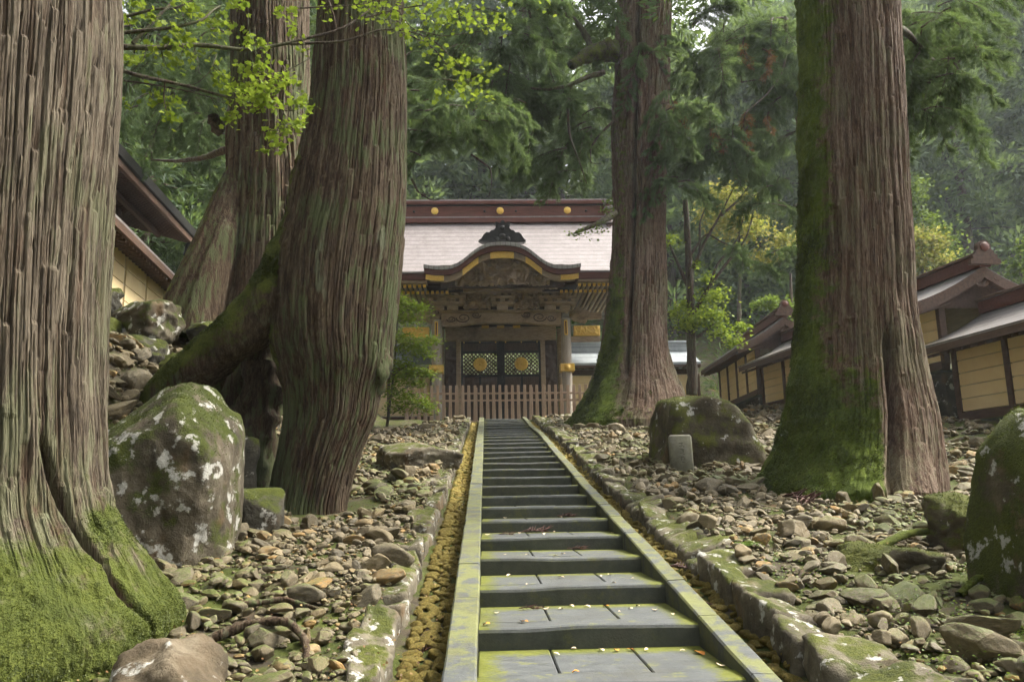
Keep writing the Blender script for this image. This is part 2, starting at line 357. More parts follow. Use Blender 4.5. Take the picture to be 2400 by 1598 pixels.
def T1(x, y): return float(T(np.array([x]), np.array([y]))[0])
def ghit(px, py):
    """where the sight line through a photo pixel meets the terrain"""
    d = ray(px, py); t = 2.0
    while t < 200:
        p = CAM+d*t
        if p[2] < T1(p[0], p[1]): return p
        t += .03
    return p
gx = np.unique(np.round(np.r_[np.arange(-90, -14, 3.), np.arange(-14, 14, .25), np.arange(14, 110, 3.)], 3))
gy = np.unique(np.round(np.r_[np.arange(-40, 0, 2.), np.arange(0, 44, .25), np.arange(44, 190, 3.)], 3))
GX, GY = np.meshgrid(gx, gy); GZ = T(GX, GY)
GZ = GZ - .45*((np.abs(GX) < 1.3) & (GY < YTOP+.5))
nx = len(gx); ii = np.arange(len(gy)-1)[:, None]*nx; jj = np.arange(nx-1)[None]
GF = np.stack([ii+jj, ii+jj+1, ii+nx+jj+1, ii+nx+jj], -1).reshape(-1, 4)
ground = obj('ground', mesh('ground', np.stack([GX, GY, GZ], -1).reshape(-1, 3), GF, M['soil']), kind='structure')
tag(ground, 'mossy forest ground rising under the stones and trees', 'ground', kind='structure')

# ------------------------------------------------------------------ staircase
stairs = thing('stone_staircase', (0, N1, 0), 'long straight stone staircase climbing to the gate between low kerbs', 'staircase', kind='structure')
def jit(a): return (RD.random()-.5)*2*a
def lined(V, amp, s):
    return V + np.stack([np.zeros(len(V)), amp*.5*vn(V*2.3, s+9), amp*vn(V*2.1, s)], 1)
def long_block(x0, x1, y0, y1, z0, z1, b, s, amp, nseg):
    """bar along x with worn, slightly uneven edges"""
    prof = np.array([(y0, z0), (y0, z1-b), (y0+b*.35, z1-b*.3), (y0+b, z1), (y1, z1), (y1, z0)])
    xs = np.linspace(x0, x1, nseg+1); m = len(prof)
    V = np.array([[x, p[0], p[1]] for x in xs for p in prof]); V = V+np.stack([0*V[:, 0], amp*.6*vn(V*np.array([2.5, .5, .5]), s), amp*vn(V*np.array([2.2, .6, .6]), s+5)], 1)
    i = np.arange(nseg)[:, None]*m; j = np.arange(m)[None]; k = (j+1) % m
    F = np.stack([i+j, i+m+j, i+m+k, i+k], -1).reshape(-1, 4)
    cap = np.array([[0, 1, 2, 3], [0, 3, 4, 5]]); e = nseg*m
    return V, np.concatenate([F, cap[:, ::-1], cap+e][:1]+[cap, cap[:, ::-1]+e])
for k in range(-3, NSTEP+1):
    y0 = N1+(k-1)*T_; z = k*R_+float(und(y0+.5)); tilt = jit(.006)
    V, F = long_block(-.752, .752, y0, y0+.235, z-R_-.14, z, .028, k+50, .011, 18)
    V[:, 2] += V[:, 0]*tilt
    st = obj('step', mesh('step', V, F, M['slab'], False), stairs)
    j1, j2 = (-.24+jit(.05), .27+jit(.05)) if k < 12 else (-.2+jit(.2), .3)
    for a, b_ in ((-.752, j1-.005), (j1+.005, j2-.005), (j2+.005, .752)):
        V, F = cbox(a, b_, y0+.243, y0+T_+.03, z-.13, z-.004+jit(.003), .008)
        V[:, 2] += V[:, 0]*tilt+jit(.003)
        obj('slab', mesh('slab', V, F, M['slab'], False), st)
# solid bed below the treads
V, F = [], []
bv = np.array([[s*.74, y, float(nose(y))-.16-R_] for y in np.linspace(1, YTOP+1, 40) for s in (-1, 1)])
bi = np.arange(39)*2; obj('bed', mesh('bed', bv, np.stack([bi, bi+1, bi+3, bi+2], 1), M['soil']), stairs)
for sd_, (xa, xb) in ((-1, (-.944, -.755)), (1, (.755, .905))):
    y = 1.2
    while y < YTOP+.35:
        L = 1.05+jit(.18); y2 = min(y+L, YTOP+.4); ys = np.linspace(y+.003, y2-.003, 7)
        m = 6; pr = [(xa, -.42), (xa, .035), (xa+.012, .047), (xb-.012, .047), (xb, .035), (xb, -.42)]
        jx = jit(.004); jz = jit(.004)
        V = np.array([[p[0]+jx, yy, float(nose(yy))+p[1]+jz] for yy in ys for p in pr])
        V += .006*np.stack([vn(V*3, 31), 0*V[:, 0], vn(V*3, 32)], 1)
        i = np.arange(6)[:, None]*m; j = np.arange(m)[None]; kk = (j+1) % m
        F = np.stack([i+j, i+kk, i+m+kk, i+m+j], -1).reshape(-1, 4); cap = np.array([[0, 1, 2, 3], [0, 3, 4, 5]])
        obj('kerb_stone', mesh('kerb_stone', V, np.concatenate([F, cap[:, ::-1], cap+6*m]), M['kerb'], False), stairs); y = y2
# gutters with flat cobbles
ROCKS = {}
def rockshape(sub, s, planes=9, kmin=.62, rough=.05, flat=1.0):
    key = (sub, s, planes, kmin, rough)
    if key in ROCKS: return ROCKS[key]
    r = np.random.default_rng(1000+s); D, F = ICO[sub]
    Nn = r.normal(size=(planes, 3)); Nn /= np.linalg.norm(Nn, axis=1)[:, None]; K = r.uniform(kmin, .95, planes)
    Rr = np.full(len(D), 1.0)
    q = np.concatenate([np.maximum(D@Nn.T, 1e-3)/K, np.ones((len(D), 1))], 1)
    Rr = (q**26).sum(1)**(-1/26); Rr = Rr*(1+rough*fbm(D*2.2+s, s, 3))
    ROCKS[key] = (D*Rr[:, None], F); return ROCKS[key]
for sd_ in (-1, 1):
    g = thing('gutter_channel', (sd_*1.1, N1, 0), ('narrow cobbled gutter left of the staircase, orange and mossy' if sd_ < 0 else 'narrow mossy cobbled gutter right of the staircase'), 'gutter', kind='structure')
    xa, xb = (-1.31, -.94) if sd_ < 0 else (.90, 1.21)
    ys = np.linspace(1.5, YTOP+.4, 90); bv = np.array([[x, y, float(nose(y))-.17+dz] for y in ys for x, dz in ((xa-.1, .05), (xa+.1, 0), (xb-.1, 0), (xb+.02, .03))])
    i = np.arange(89)[:, None]*4; j = np.arange(3)[None]
    obj('channel_bed', mesh('channel_bed', bv, np.stack([i+j, i+j+1, i+5+j, i+4+j], -1).reshape(-1, 4), M['soil']), g)
    cm = []
    for v in range(6):
        D, F = rockshape(2, 60+v, 9, .55, .07); cm.append(mesh('cobble', D, F, M['cob']))
    pts = []; y = 3.2
    while y < YTOP:
        x = xa+.04
        while x < xb-.03:
            w = RD.uniform(.06, .2); pts.append((x+w/2, y+jit(.02), w)); x += w*.97
        y += RD.uniform(.075, .105)*(1+max(0, y-14)*.03)
    rest = []
    for n_, (x, y, w) in enumerate(pts):
        loc = (x, y, float(nose(y))-.17+.012+jit(.008)+.05*abs((x-(xa+xb)/2)/.2)**2)
        rot = (SLOPE+jit(.2), jit(.2), jit(.7)); scl = (w*.52, RD.uniform(.034, .078), RD.uniform(.02, .042))
        if n_ < 300: obj('cobble', RD.choice(cm), g, loc, rot, scl)
        else: rest.append((loc, rot, scl))
    D, F = rockshape(1, 71, 6, .7); ps = []
    for loc, rot, scl in rest:
        ps.append((D*np.array(scl)@np.array(Matrix.Rotation(rot[2], 3, 'Z')).T+np.array(loc)+np.stack([0*D[:, 0], 0*D[:, 0], D[:, 1]*scl[1]*SLOPE], 1), F))
    if ps: V, F = merge(ps); obj('cobble_bed', mesh('cobble_bed', V, F, M['cob']), g, kind='stuff')
# edging stones along the gutters
for sd_ in (-1, 1):
    e = thing('stone_edging', (sd_*1.5, N1, 0), ('low row of rough edging stones along the left gutter' if sd_ < 0 else 'row of thick mossy edging blocks along the right gutter'), 'edging', kind='structure')
    y = 2.6; q = 0
    while y < YTOP+.2:
        L = RD.uniform(.34, .62) if sd_ > 0 else RD.uniform(.22, .48); w = RD.uniform(.26, .55) if sd_ > 0 else RD.uniform(.16, .34)
        h = RD.uniform(-.045, .055) if sd_ > 0 else RD.uniform(-.06, .015)
        D, F = ICO[3]; p = 16.
        Q = D/((np.abs(D)**p).sum(1)**(1/p))[:, None]
        Q = Q + .10*np.stack([fbm(Q*1.6+q*3, 5, 3), fbm(Q*1.6+q*3, 6, 3), fbm(Q*1.6+q*3, 7, 3)], 1)
        Q = Q*np.array([w/2, L/2*.99, .19]); a = jit(.2); c, s = math.cos(a), math.sin(a)
        Q = np.stack([Q[:, 0]*c-Q[:, 1]*s, Q[:, 0]*s+Q[:, 1]*c, Q[:, 2]+Q[:, 1]*SLOPE+Q[:, 0]*jit(.4)+Q[:, 1]*jit(.18)], 1)
        xc = (1.19+w/2+jit(.02)) if sd_ > 0 else (-1.31-w/2+jit(.02))
        Q += np.array([xc, y+L/2, float(nose(y+L/2))+h-.15])
        obj('edging_stone', mesh('edging_stone', Q, F, M['edge']), e); y += L; q += 1

# ------------------------------------------------------------------ blades: small kite-shaped leaves / needles
def blades(P, D, L, W, tone, droop=0., r=RNG):
    n = len(P); D = D/(np.linalg.norm(D, axis=1)[:, None]+1e-9)
    S = np.cross(D, r.normal(size=(n, 3))); S /= np.linalg.norm(S, axis=1)[:, None]+1e-9
    L = np.broadcast_to(L, (n,))[:, None]; W = np.broadcast_to(W, (n,))[:, None]; dz = np.array([0, 0, -1.])*droop*L
    V = np.stack([P, P+D*L*.5+S*W*.5+dz*.3, P+D*L+dz, P+D*L*.5-S*W*.5+dz*.3], 1).reshape(-1, 3)
    F = np.arange(4*n).reshape(-1, 4)
    return V, F, np.repeat(np.broadcast_to(tone, (n,)), 4)
def unit(n, r=RNG): v = r.normal(size=(n, 3)); return v/np.linalg.norm(v, axis=1)[:, None]

# ------------------------------------------------------------------ boulders
def boulder(name, c, dims, planes, mat, label, seed, rot=0., sub=4, noise=.06, p=14, group=None, tuft=0):
    """planes: (nx,ny,nz,k) cuts of the unit ball, then scaled by dims"""
    D, F = ICO[sub]; Nn = np.array([q[:3] for q in planes], float); Nn /= np.linalg.norm(Nn, axis=1)[:, None]; K = np.array([q[3] for q in planes])
    q = np.concatenate([np.maximum(D@Nn.T, 1e-3)/K, np.full((len(D), 1), 1/1.25)], 1); r = (q**p).sum(1)**(-1/p)
    V = D*r[:, None]; V = V*(1+noise*fbm(V*1.5+seed, seed, 4)[:, None]+noise*.5*fbm(V*5+seed, seed+3, 4)[:, None])
    V = V*np.array(dims); cc, ss = math.cos(rot), math.sin(rot)
    V = np.stack([V[:, 0]*cc-V[:, 1]*ss, V[:, 0]*ss+V[:, 1]*cc, V[:, 2]], 1)+np.array(c)
    if tuft:
        o = thing(name, c, label, 'boulder', group); obj('rock_body', mesh('rock_body', V, F, mat), o)
        a, b, d = V[F[:, 0]], V[F[:, 1]], V[F[:, 2]]; nn = np.cross(b-a, d-a); ar = np.linalg.norm(nn, axis=1); nn /= ar[:, None]+1e-12
        w = ar*np.clip(nn[:, 2]-.25+.6*vn((a)*4, 77), 0, 1); w /= w.sum(); pick = RNG.choice(len(F), tuft, p=w)
        bl = blades(a[pick]+(b-a)[pick]*RNG.random((tuft, 1)), nn[pick]+.7*unit(tuft), RNG.uniform(.012, .026, tuft), .008, RNG.random(tuft))
        obj('moss', mesh('moss', bl[0], bl[1], M['mosst'], False, {'tone': bl[2]}), o, kind='stuff'); return o
    return tag(obj(name, mesh(name, V, F, mat)), label, 'boulder', group)
BOX6 = lambda s=.8: [(1, 0, 0, s), (-1, 0, 0, s), (0, 1, 0, s), (0, -1, 0, s), (0, 0, 1, s), (0, 0, -1, s)]
boulder('boulder', (-3.86, 8.05, 1.05), (.82, .8, 1.18), [(1, 0, 0, .80), (-1, 0, 0, .9), (0, -1, 0, .8), (.55, -.2, .8, .84), (-.4, -.3, .9, .72), (.8, -.5, -.2, .86), (-.2, -.9, .5, .88), (.1, -.8, -.6, .9)], M['rockA'], 'large lichen-spotted boulder beside the pale trunk at left', 3, .15, sub=5, tuft=1500)
boulder('boulder', (3.5, 15.2, 2.0), (1.02, .95, .95), [(1, 0, .1, .82), (-1, 0, .12, .86), (0, -1, .1, .78), (.32, 0, 1, .70), (-.2, -.1, 1, .84), (0, 1, 0, .9), (.8, -.4, .5, .85)], M['rockB'], 'big mossy block of rock behind the small stone marker', 8, .1, p=20, tuft=2500)
boulder('boulder', (3.55, 5.75, .62), (.62, .62, 1.08), [(-1, -.1, .3, .7), (0, -1, 0, .8), (-.6, -.2, .75, .80), (0, 0, 1, .92), (1, 0, 0, .9), (-.5, -.8, .2, .85)], M['rockE'], 'tall moss-covered boulder cut off by the right edge of the photo', 21, tuft=3000)
boulder('boulder', (-2.44, 4.66, -.03), (.33, .3, .34), BOX6(.86)+[(-.5, -.4, .8, .72), (.6, -.3, .75, .76)], M['rockC'], 'flat-faced brown boulder at the foot of the mossy pale trunk', 31, .2, noise=.12)
boulder('boulder', (-1.9, 4.32, -.14), (.27, .22, .22), BOX6(.8)+[(.3, -.4, .85, .66), (-.6, -.3, .75, .76)], M['rockC'], 'sloping ochre-edged rock at the bottom of the photo left of the gutter', 35, -.2)
boulder('boulder', (2.75, 6.9, .36), (.46, .3, .22), [(1, 0, 0, .8), (-1, 0, 0, .85), (0, -1, .2, .7), (-.45, -.5, .75, .62), (.35, .2, .9, .7), (0, 1, 0, .8)], M['rockB'], 'low slanting rock with a mossy upper edge right of the edging blocks', 41, -.35, noise=.16, tuft=500)
boulder('boulder', (4.0, 7.8, .66), (.36, .34, .32), BOX6(.85)+[(-.3, -.4, .85, .7), (.5, -.3, .7, .75)], M['rockB'], 'square mossy rock left of the tall boulder at the right edge', 43, .4, noise=.14, tuft=500)
boulder('boulder', (-1.95, 15.3, 1.72), (.85, .75, .34), BOX6(.85)+[(.5, -.2, .85, .62), (-.4, -.3, .8, .72)], M['edge'], 'long pale half-buried rock in the rubble below the maple', 47, .3)
boulder('boulder', (-4.05, 10.4, 1.35), (.48, .45, .52), BOX6(.8), M['rockD'], 'dark round rock in the shade left of the leaning trunk base', 51, .5)
boulder('boulder', (-3.3, 9.3, .85), (.36, .3, .34), BOX6(.82)+[(.4, -.5, .7, .7)], M['rockD'], 'dark wedge-shaped rock against the right foot of the lichen-spotted boulder', 53, .2)
# dry stacked bank of rocks under the left corridor
bank = [(-6.35, 13.0, 3.86, .74, .55, .48), (-6.75, 12.4, 3.55, .42, .4, .42), (-6.1, 12.5, 3.25, .45, .42, .4), (-5.55, 12.6, 3.0, .4, .38, .36), (-5.1, 12.9, 3.3, .36, .34, .27), (-5.35, 13.2, 3.75, .34, .3, .2), (-6.6, 11.9, 2.75, .42, .4, .45), (-5.9, 11.8, 2.45, .46, .4, .36), (-5.2, 12.0, 2.25, .4, .35, .34), (-6.95, 12.8, 4.2, .34, .34, .3), (-4.75, 12.4, 2.6, .36, .34, .3), (-6.3, 11.3, 2.0, .5, .42, .42), (-5.4, 11.2, 1.75, .45, .4, .36), (-4.8, 13.6, 3.7, .36, .3, .18)]
where = ['topmost and largest rock of the stacked bank below the ochre corridor', 'rock with pale lichen under the top rock of the bank beside the pale trunk', 'upright dark rock in the middle of the stacked bank', 'tilted flat rock leaning right in the stacked bank', 'round greenish rock of the bank touching the mossy root', 'thin pale slab lying on the round rock of the bank', 'grey rock at the left of the bank touching the pale trunk', 'dark rock low in the bank behind the lichen-spotted boulder', 'rock half hidden under the mossy root, low in the bank', 'mossy rock peeping out at the top left of the bank', 'small rock wedged beneath the mossy root', 'bottom rock of the bank behind the lichen-spotted boulder', 'shaded rock at the foot of the bank under the root', 'flat rock on top of the bank beside the rear trunk']
for q, (b, lb) in enumerate(zip(bank, where)):
    boulder('bank_rock', b[:3], tuple(v*.92 for v in b[3:]), BOX6(.82)+[(jit(1), -.6, .6, .75), (jit(1), -.5, .8, .7)], M['rockD' if q % 4 else 'rockA'], lb, 80+q, jit(.5), sub=4, noise=.11, group='stacked bank rocks')

# ------------------------------------------------------------------ rubble
def rubble(nm, label, x0, x1, y0, y1, dens, seed, keep):
    r = np.random.default_rng(seed); par = thing(nm, ((x0+x1)/2, (y0+y1)/2, 0), label, 'rubble', kind='structure')
    n = int((x1-x0)*(y1-y0)*dens); x = r.uniform(x0, x1, n); y = r.uniform(y0, y1, n); s = np.clip(np.exp(r.normal(math.log(.051), .54, n)), .03, .24)
    m = keep(x, y); d = np.hypot(x-CAM[0], y); m &= (d < 15) | (r.random(n) < .75); s = s*(1+.015*np.maximum(0, d-8)); s = np.where((x < -4.5), s*1.7, s); x, y, s, d = x[m], y[m], s[m], d[m]; n = len(x)
    z = T(x, y)+s*r.uniform(-.12, .38, n)+.045*r.random(n)
    ax = np.stack([s*1.1, s*r.uniform(.5, .95, n), s*r.uniform(.38, .74, n)], 1)
    rx, ry, rz = r.normal(0, .3, n), r.normal(0, .3, n), r.uniform(0, 6.28, n)
    q = CAM-0; P = np.stack([x, y, z], 1)-CAM; fz = P@_F; u = 1200+FPX*(P@_R)/fz; v = 799-FPX*(P@_U)/fz
    inv = (u > -30) & (u < 2430) & (v > 600) & (v < 1640) & (fz > 1)
    sc = np.where(inv, s/d, 0); order = np.argsort(-sc); big = order[:300]; rest = order[300:]
    ms = [mesh('stone', *rockshape(3, v_, 13, .42, .05), M['stoneO'], False) for v_ in range(14)]
    for k in big: obj('stone', ms[int(r.integers(14))], par, (x[k], y[k], z[k]), (rx[k], ry[k], rz[k]), tuple(ax[k]))
    parts = []; tone = []
    cx, sx, cy_, sy_, cz, sz = np.cos(rx), np.sin(rx), np.cos(ry), np.sin(ry), np.cos(rz), np.sin(rz)
    lod = np.where(d[rest] < 6.8, 2, np.where(d[rest] < 15, 1, 0))
    for L in (0, 1, 2):
        for v_ in range(10):
            sel = rest[(lod == L) & (np.arange(len(rest)) % 10 == v_)]
            if not len(sel): continue
            D, F = rockshape(L, 20+v_, 11, .5, .05); Q = D[None]*ax[sel][:, None]
            a, b, c = Q[..., 0], Q[..., 1], Q[..., 2]
            b, c = b*cx[sel][:, None]-c*sx[sel][:, None], b*sx[sel][:, None]+c*cx[sel][:, None]
            a, c = a*cy_[sel][:, None]+c*sy_[sel][:, None], -a*sy_[sel][:, None]+c*cy_[sel][:, None]
            a, b = a*cz[sel][:, None]-b*sz[sel][:, None], a*sz[sel][:, None]+b*cz[sel][:, None]
            Q = np.stack([a, b, c], -1)+np.stack([x, y, z], 1)[sel][:, None]
            parts.append((Q.reshape(-1, 3), (F[None]+np.arange(len(sel))[:, None, None]*len(D)).reshape(-1, 3))); tone.append(np.repeat(r.random(len(sel)), len(D)))
    # small broken chips fill the gaps
    nc = int((x1-x0)*13*115); xc = r.uniform(x0, x1, nc); yc = 3+13*r.random(nc)**1.4; mk_ = keep(xc, yc); xc, yc = xc[mk_], yc[mk_]; nc = len(xc)
    sc_ = r.uniform(.014, .036, nc); D, F = rockshape(0, 5, 4, .7, .1); Q = D[None]*np.stack([sc_*1.2, sc_*r.uniform(.5, .9, nc), sc_*.6], 1)[:, None]; a = r.uniform(0, 6.28, nc)[:, None]
    Q = np.stack([Q[..., 0]*np.cos(a)-Q[..., 1]*np.sin(a), Q[..., 0]*np.sin(a)+Q[..., 1]*np.cos(a), Q[..., 2]], -1)+np.stack([xc, yc, T(xc, yc)+sc_*.2+.02*r.random(nc)], 1)[:, None]
    parts.append((Q.reshape(-1, 3), (F[None]+np.arange(nc)[:, None, None]*len(D)).reshape(-1, 3))); tone.append(np.repeat(r.random(nc), len(D)))
    V, F = merge(parts); obj('stones', mesh('stones', V, F, M['stoneA'], False, {'tone': np.concatenate(tone)}), par, kind='stuff')
rubble('rubble_bank', 'bank of loose rubble stones left of the staircase', -7.6, -1.45, 3.2, 32.5, 70, 5,
       lambda x, y: (x < -1.5-.05*vn(np.stack([y*2, y*0, y*0], -1), 2)) & ((x > -4.4) | (y > 8.5)) & (x > -1.2-y*.56) & (x > -7.2+.4*np.maximum(0, y-18)) & (np.hypot(x+4.3, y-5.6) > 1.1) & (np.hypot(x+2.75, y-10.9) > .75))
rubble('rubble_bank', 'wide bank of loose rubble stones right of the staircase', 1.55, 10.6, 3.0, 34.5, 60, 6,
       lambda x, y: (x > 1.52) & (np.hypot(x-4.85, y-11.9) > 1.35) & (np.hypot(x-4.9, y-26.6) > 1.9) & (x < y*.68+1.6) & ~((np.hypot((x-3.7)/1.3, (y-6.0)/.9) < 1) & (RNG.random(len(x)) < .45)))
# stone marker with worn carved strokes
mk = thing('stone_marker', (2.75, 14.0, 1.3), 'small upright inscribed stone marker leaning on the big mossy rock', 'marker')
a_, b_ = atY(1573, 1098, 14.0), atY(1618, 1018, 14.0)
V, F = cbox(a_[0], b_[0]+.02, 13.92, 14.1, a_[2]-.15, b_[2], .035)
V[:, 1] += (V[:, 2]-a_[2])*.1
obj('slab', mesh('slab', V, F, M['mark'], True), mk)
for k, (dx, dz, w, h) in enumerate([(-.03, .44, .07, .008), (-.01, .42, .008, .06), (-.04, .39, .05, .007), (.02, .38, .007, .03), (-.02, .33, .08, .008), (.0, .30, .007, .05), (-.04, .27, .04, .007), (.015, .25, .03, .007), (-.02, .2, .07, .008), (.02, .17, .008, .04), (-.045, .16, .008, .05), (-.01, .11, .06, .007)]):
    x = (a_[0]+b_[0])/2+dx+.03; z = a_[2]+dz; yy = 13.92+(z-a_[2])*.1
    box('carved_stroke', x-w/2, x+w/2, yy-.004, yy+.004, z-h/2, z+h/2, M['rockD'], mk, .001)
# ------------------------------------------------------------------ great trunks
def trunk_mesh(rows, Y0, nth, dz, ztop, H, seed, amp, moss_fn, zlow=-.6, depth=1.0, lobes=None, lean=0., freq=(7., 19.), cleft=None):
    q = []
    for py, xl, xr in rows:
        a, b = atY(xl, py, Y0), atY(xr, py, Y0); q.append(((a[2]+b[2])/2, (a[0]+b[0])/2, (b[0]-a[0])/2))
    q = np.array(sorted(q)); z0 = q[0, 0]+zlow
    zs = np.r_[np.arange(z0, ztop, dz), np.linspace(ztop, H, 14)]
    cx = np.interp(zs, q[:, 0], q[:, 1]); rr = np.interp(zs, q[:, 0], q[:, 2])
    up = zs > q[-1, 0]; sl = (q[-1, 1]-q[-3, 1])/(q[-1, 0]-q[-3, 0]); cx[up] = q[-1, 1]+np.clip(zs[up]-q[-1, 0], 0, 3)*sl*.5
    rr[up] = q[-1, 2]*np.clip(1-(zs[up]-q[-1, 0])/(H-q[-1, 0]), .12, 1)
    k = max(3, int(.18/dz)) | 1; ker = np.hanning(k+2)[1:-1]; ker /= ker.sum()
    nv = (zs < ztop).sum()
    for arr in (cx, rr): arr[:nv] = np.convolve(np.pad(arr[:nv], k//2, mode='edge'), ker, 'valid')
    th = np.arange(nth)/nth*2*np.pi; TH, ZZ = np.meshgrid(th, zs); C, S = np.cos(TH), np.sin(TH); R = rr[:, None]*np.ones_like(TH)
    h = ZZ-q[0, 0]
    for (a, w, ex, hs) in (lobes or []):     # angle, width, extra radius, height scale
        dd = np.angle(np.exp(1j*(TH-a))); R = R+ex*np.exp(-(dd/w)**2)*np.exp(-np.clip(h, 0, None)/hs)
    p = np.stack([C*R, S*R, ZZ], -1); R = R*(1+.05*fbm(p*np.array([1.3, 1.3, .5]), seed, 3))
    fade = np.where(R > 0, 1., 1.)
    Rm = float(rr[:nv].mean()); lowp = np.stack([C*Rm, S*Rm, ZZ], -1)
    def strips(f, zf, sd):
        N = int(round(2*np.pi*Rm*f)); u = TH/(2*np.pi)*N + 1.0*vn(lowp*np.array([1.2, 1.2, .18]), sd)+.25*vn(lowp*np.array([4, 4, 2.2]), sd+1)
        i = np.floor(u).astype(np.int64) % N; fr = u-np.floor(u); zc = ZZ*zf*(1+.5*_h(i, i*0+3, i*0, sd))+7*_h(i, i*0, i*0, sd); iz = np.floor(zc).astype(np.int64)
        off = _h(i, iz, i*0+1, sd); e = np.minimum(fr, 1-fr); gv = np.exp(-(e/.11)**2)*(.55+.45*_h(i, iz*0, i*0+7, sd)); lip = np.clip(1-(zc-iz)*9, 0, 1)
        return off, gv, lip
    o1, g1, l1 = strips(freq[0], .8, seed+2); o2, g2, l2 = strips(freq[1], 1.7, seed+3); n3 = vn(p*np.array([44, 44, 4.5]), seed+4)
    deep = sst(.1, .55, vn(lowp*np.array([3, 3, .5]), seed+9))
    bk = amp*(.45*o1-1.5*g1*(.5+.7*deep)-.45*l1)+amp*(.26*o2-.42*g2-.2*l2)+amp*.13*n3
    strip = np.clip(.5+.30*o1+.22*o2, 0, 1)
    mo = np.clip(moss_fn(TH, ZZ, h, p), -1, 1.6)
    mm = sst(.35, .75, mo+.5*fbm(p*5, seed+6, 3)); lump = .055*np.abs(fbm(p*np.array([5, 5, 3.5]), seed+7, 4))+.014*vn(p*28, seed+8)
    R2 = R+bk*(1-.55*mm)+lump*mm*np.clip(amp/.03, .5, 1.2)
    if cleft:
        for (a, w, dp, za, zb, slp) in cleft:
            dd = np.angle(np.exp(1j*(TH-(a+slp*(ZZ-za))))); R2 = R2-dp*np.exp(-(dd/w)**2)*sst(za-.05, za+.25, ZZ)*(1-sst(zb-.4, zb, ZZ)); mo = mo-1.2*np.exp(-(dd/w/1.2)**2)*(ZZ < zb)*(ZZ > za)
    X = cx[:, None]+R2*C; Yv = Y0+rr[:, None]*0+R2*S*depth+lean*(ZZ-q[0, 0])
    V = np.stack([X, Yv, ZZ], -1).reshape(-1, 3); n = len(zs)
    i = np.arange(n-1)[:, None]*nth; j = np.arange(nth)[None]; kk = (j+1) % nth
    return V, np.stack([i+j, i+kk, i+nth+kk, i+nth+j], -1).reshape(-1, 4), mo.ravel(), (zs, cx, rr, strip.ravel())
def tufts(V, F, moss, n, L, parent, zmax, seed=0):
    r = np.random.default_rng(seed); P = V[F].mean(1); mo = moss[F].mean(1); a = V[F[:, 1]]-V[F[:, 0]]; b = V[F[:, 3]]-V[F[:, 0]]; nn = np.cross(a, b); ar = np.linalg.norm(nn, axis=1); nn /= ar[:, None]+1e-12
    w = ar*np.clip(mo+.8*fbm(P*2.2, seed+6, 4)-.5, 0, .7)**1.5*(P[:, 2] < zmax)*(((CAM-P)*nn).sum(1) > -.2*np.linalg.norm(CAM-P, axis=1)); w /= w.sum(); k = r.choice(len(F), n, p=w)
    bl = blades(P[k]+a[k]*r.uniform(-.5, .5, (n, 1))+b[k]*r.uniform(-.5, .5, (n, 1)), nn[k]+.8*unit(n, r), r.uniform(.5, 1.2, n)*L, L*.42, np.clip(r.normal(.42, .10, n)+.5*vn(P[k]*1.8, 3)+.3*vn(P[k]*6, 4), 0, 1), .25, r)
    obj('moss', mesh('moss', bl[0], bl[1], M['mosst'], False, {'tone': bl[2]}), parent, kind='stuff')
PI = math.pi
def great(label, rows, Y0, mat, **kw):
    V, F, mo, info = trunk_mesh(rows, Y0, **kw); base = (info[1][0], Y0, T1(info[1][0], Y0))
    t = thing('cedar_tree', base, label, 'tree', 'great old cedars beside the staircase')
    obj('trunk', mesh('trunk', V, F, mat, False, {'moss': mo, 'strip': info[3]}), t)
    return t, V, F, mo, info
# L1 : pale trunk at the left edge
L1, V, F, mo, i1 = great('huge pale cedar trunk with a bright mossy foot at the left edge',
    [(0, -330, 253), (165, -335, 247), (275, -338, 240), (410, -343, 233), (540, -348, 226), (740, -356, 221), (915, -365, 221), (1050, -375, 226), (1100, -385, 226), (1150, -395, 234), (1205, -410, 245), (1266, -430, 279), (1300, -445, 305), (1345, -470, 333), (1389, -500, 355), (1440, -540, 394), (1500, -560, 400)],
    5.55, M['barkA'], nth=760, dz=.032, ztop=5.0, H=27, seed=11, amp=.026, depth=.95,
    lobes=[(-1.0, .28, .22, .35), (-.3, .25, .06, .3), (-1.8, .3, .15, .4)], freq=(17, 40),
    cleft=[(-.06, .03, .15, -.35, 1.55, -.27)],
    moss_fn=lambda TH, Z, h, p: 1.35-.95*Z+.35*sst(-.5, -1.2, np.angle(np.exp(1j*TH)))*sst(2.4, .9, Z)+.6*fbm(p*1.7, 4, 4))
tufts(V, F, mo, 55000, .016, L1, 1.9, 4)
# L2 : leaning brown trunk
L2, V, F, mo, i2 = great('leaning brown cedar with a mossy arched buttress root, left of the staircase',
    [(0, 745, 943), (165, 733, 950), (240, 727, 951), (327, 713, 951), (380, 702, 950), (448, 686, 953), (516, 672, 951), (560, 660, 947), (611, 648, 942), (660, 640, 937), (713, 634, 932), (760, 632, 928), (815, 636, 923), (856, 648, 920), (917, 664, 899), (978, 668, 888), (1050, 652, 856), (1121, 638, 828), (1187, 626, 808)],
    10.9, M['barkB'], nth=420, dz=.044, ztop=8.8, H=28, seed=23, amp=.026, depth=.95,
    lobes=[(-.5, .4, .1, .4)], freq=(15, 34),
    moss_fn=lambda TH, Z, h, p: .9*np.exp(-((np.angle(np.exp(1j*(TH-3.3))))/.62)**2)*sst(1.6, 3.2, Z)*(1-.75*sst(5.0, 7.2, Z))-.15+.2*vn(p*.9, 5))
rp = [atY(735, 470, 10.9), atY(690, 590, 10.75), atY(640, 690, 10.7), atY(570, 775, 10.75), atY(500, 835, 10.95), atY(440, 885, 11.2), atY(375, 935, 11.4), atY(320, 985, 11.6)]
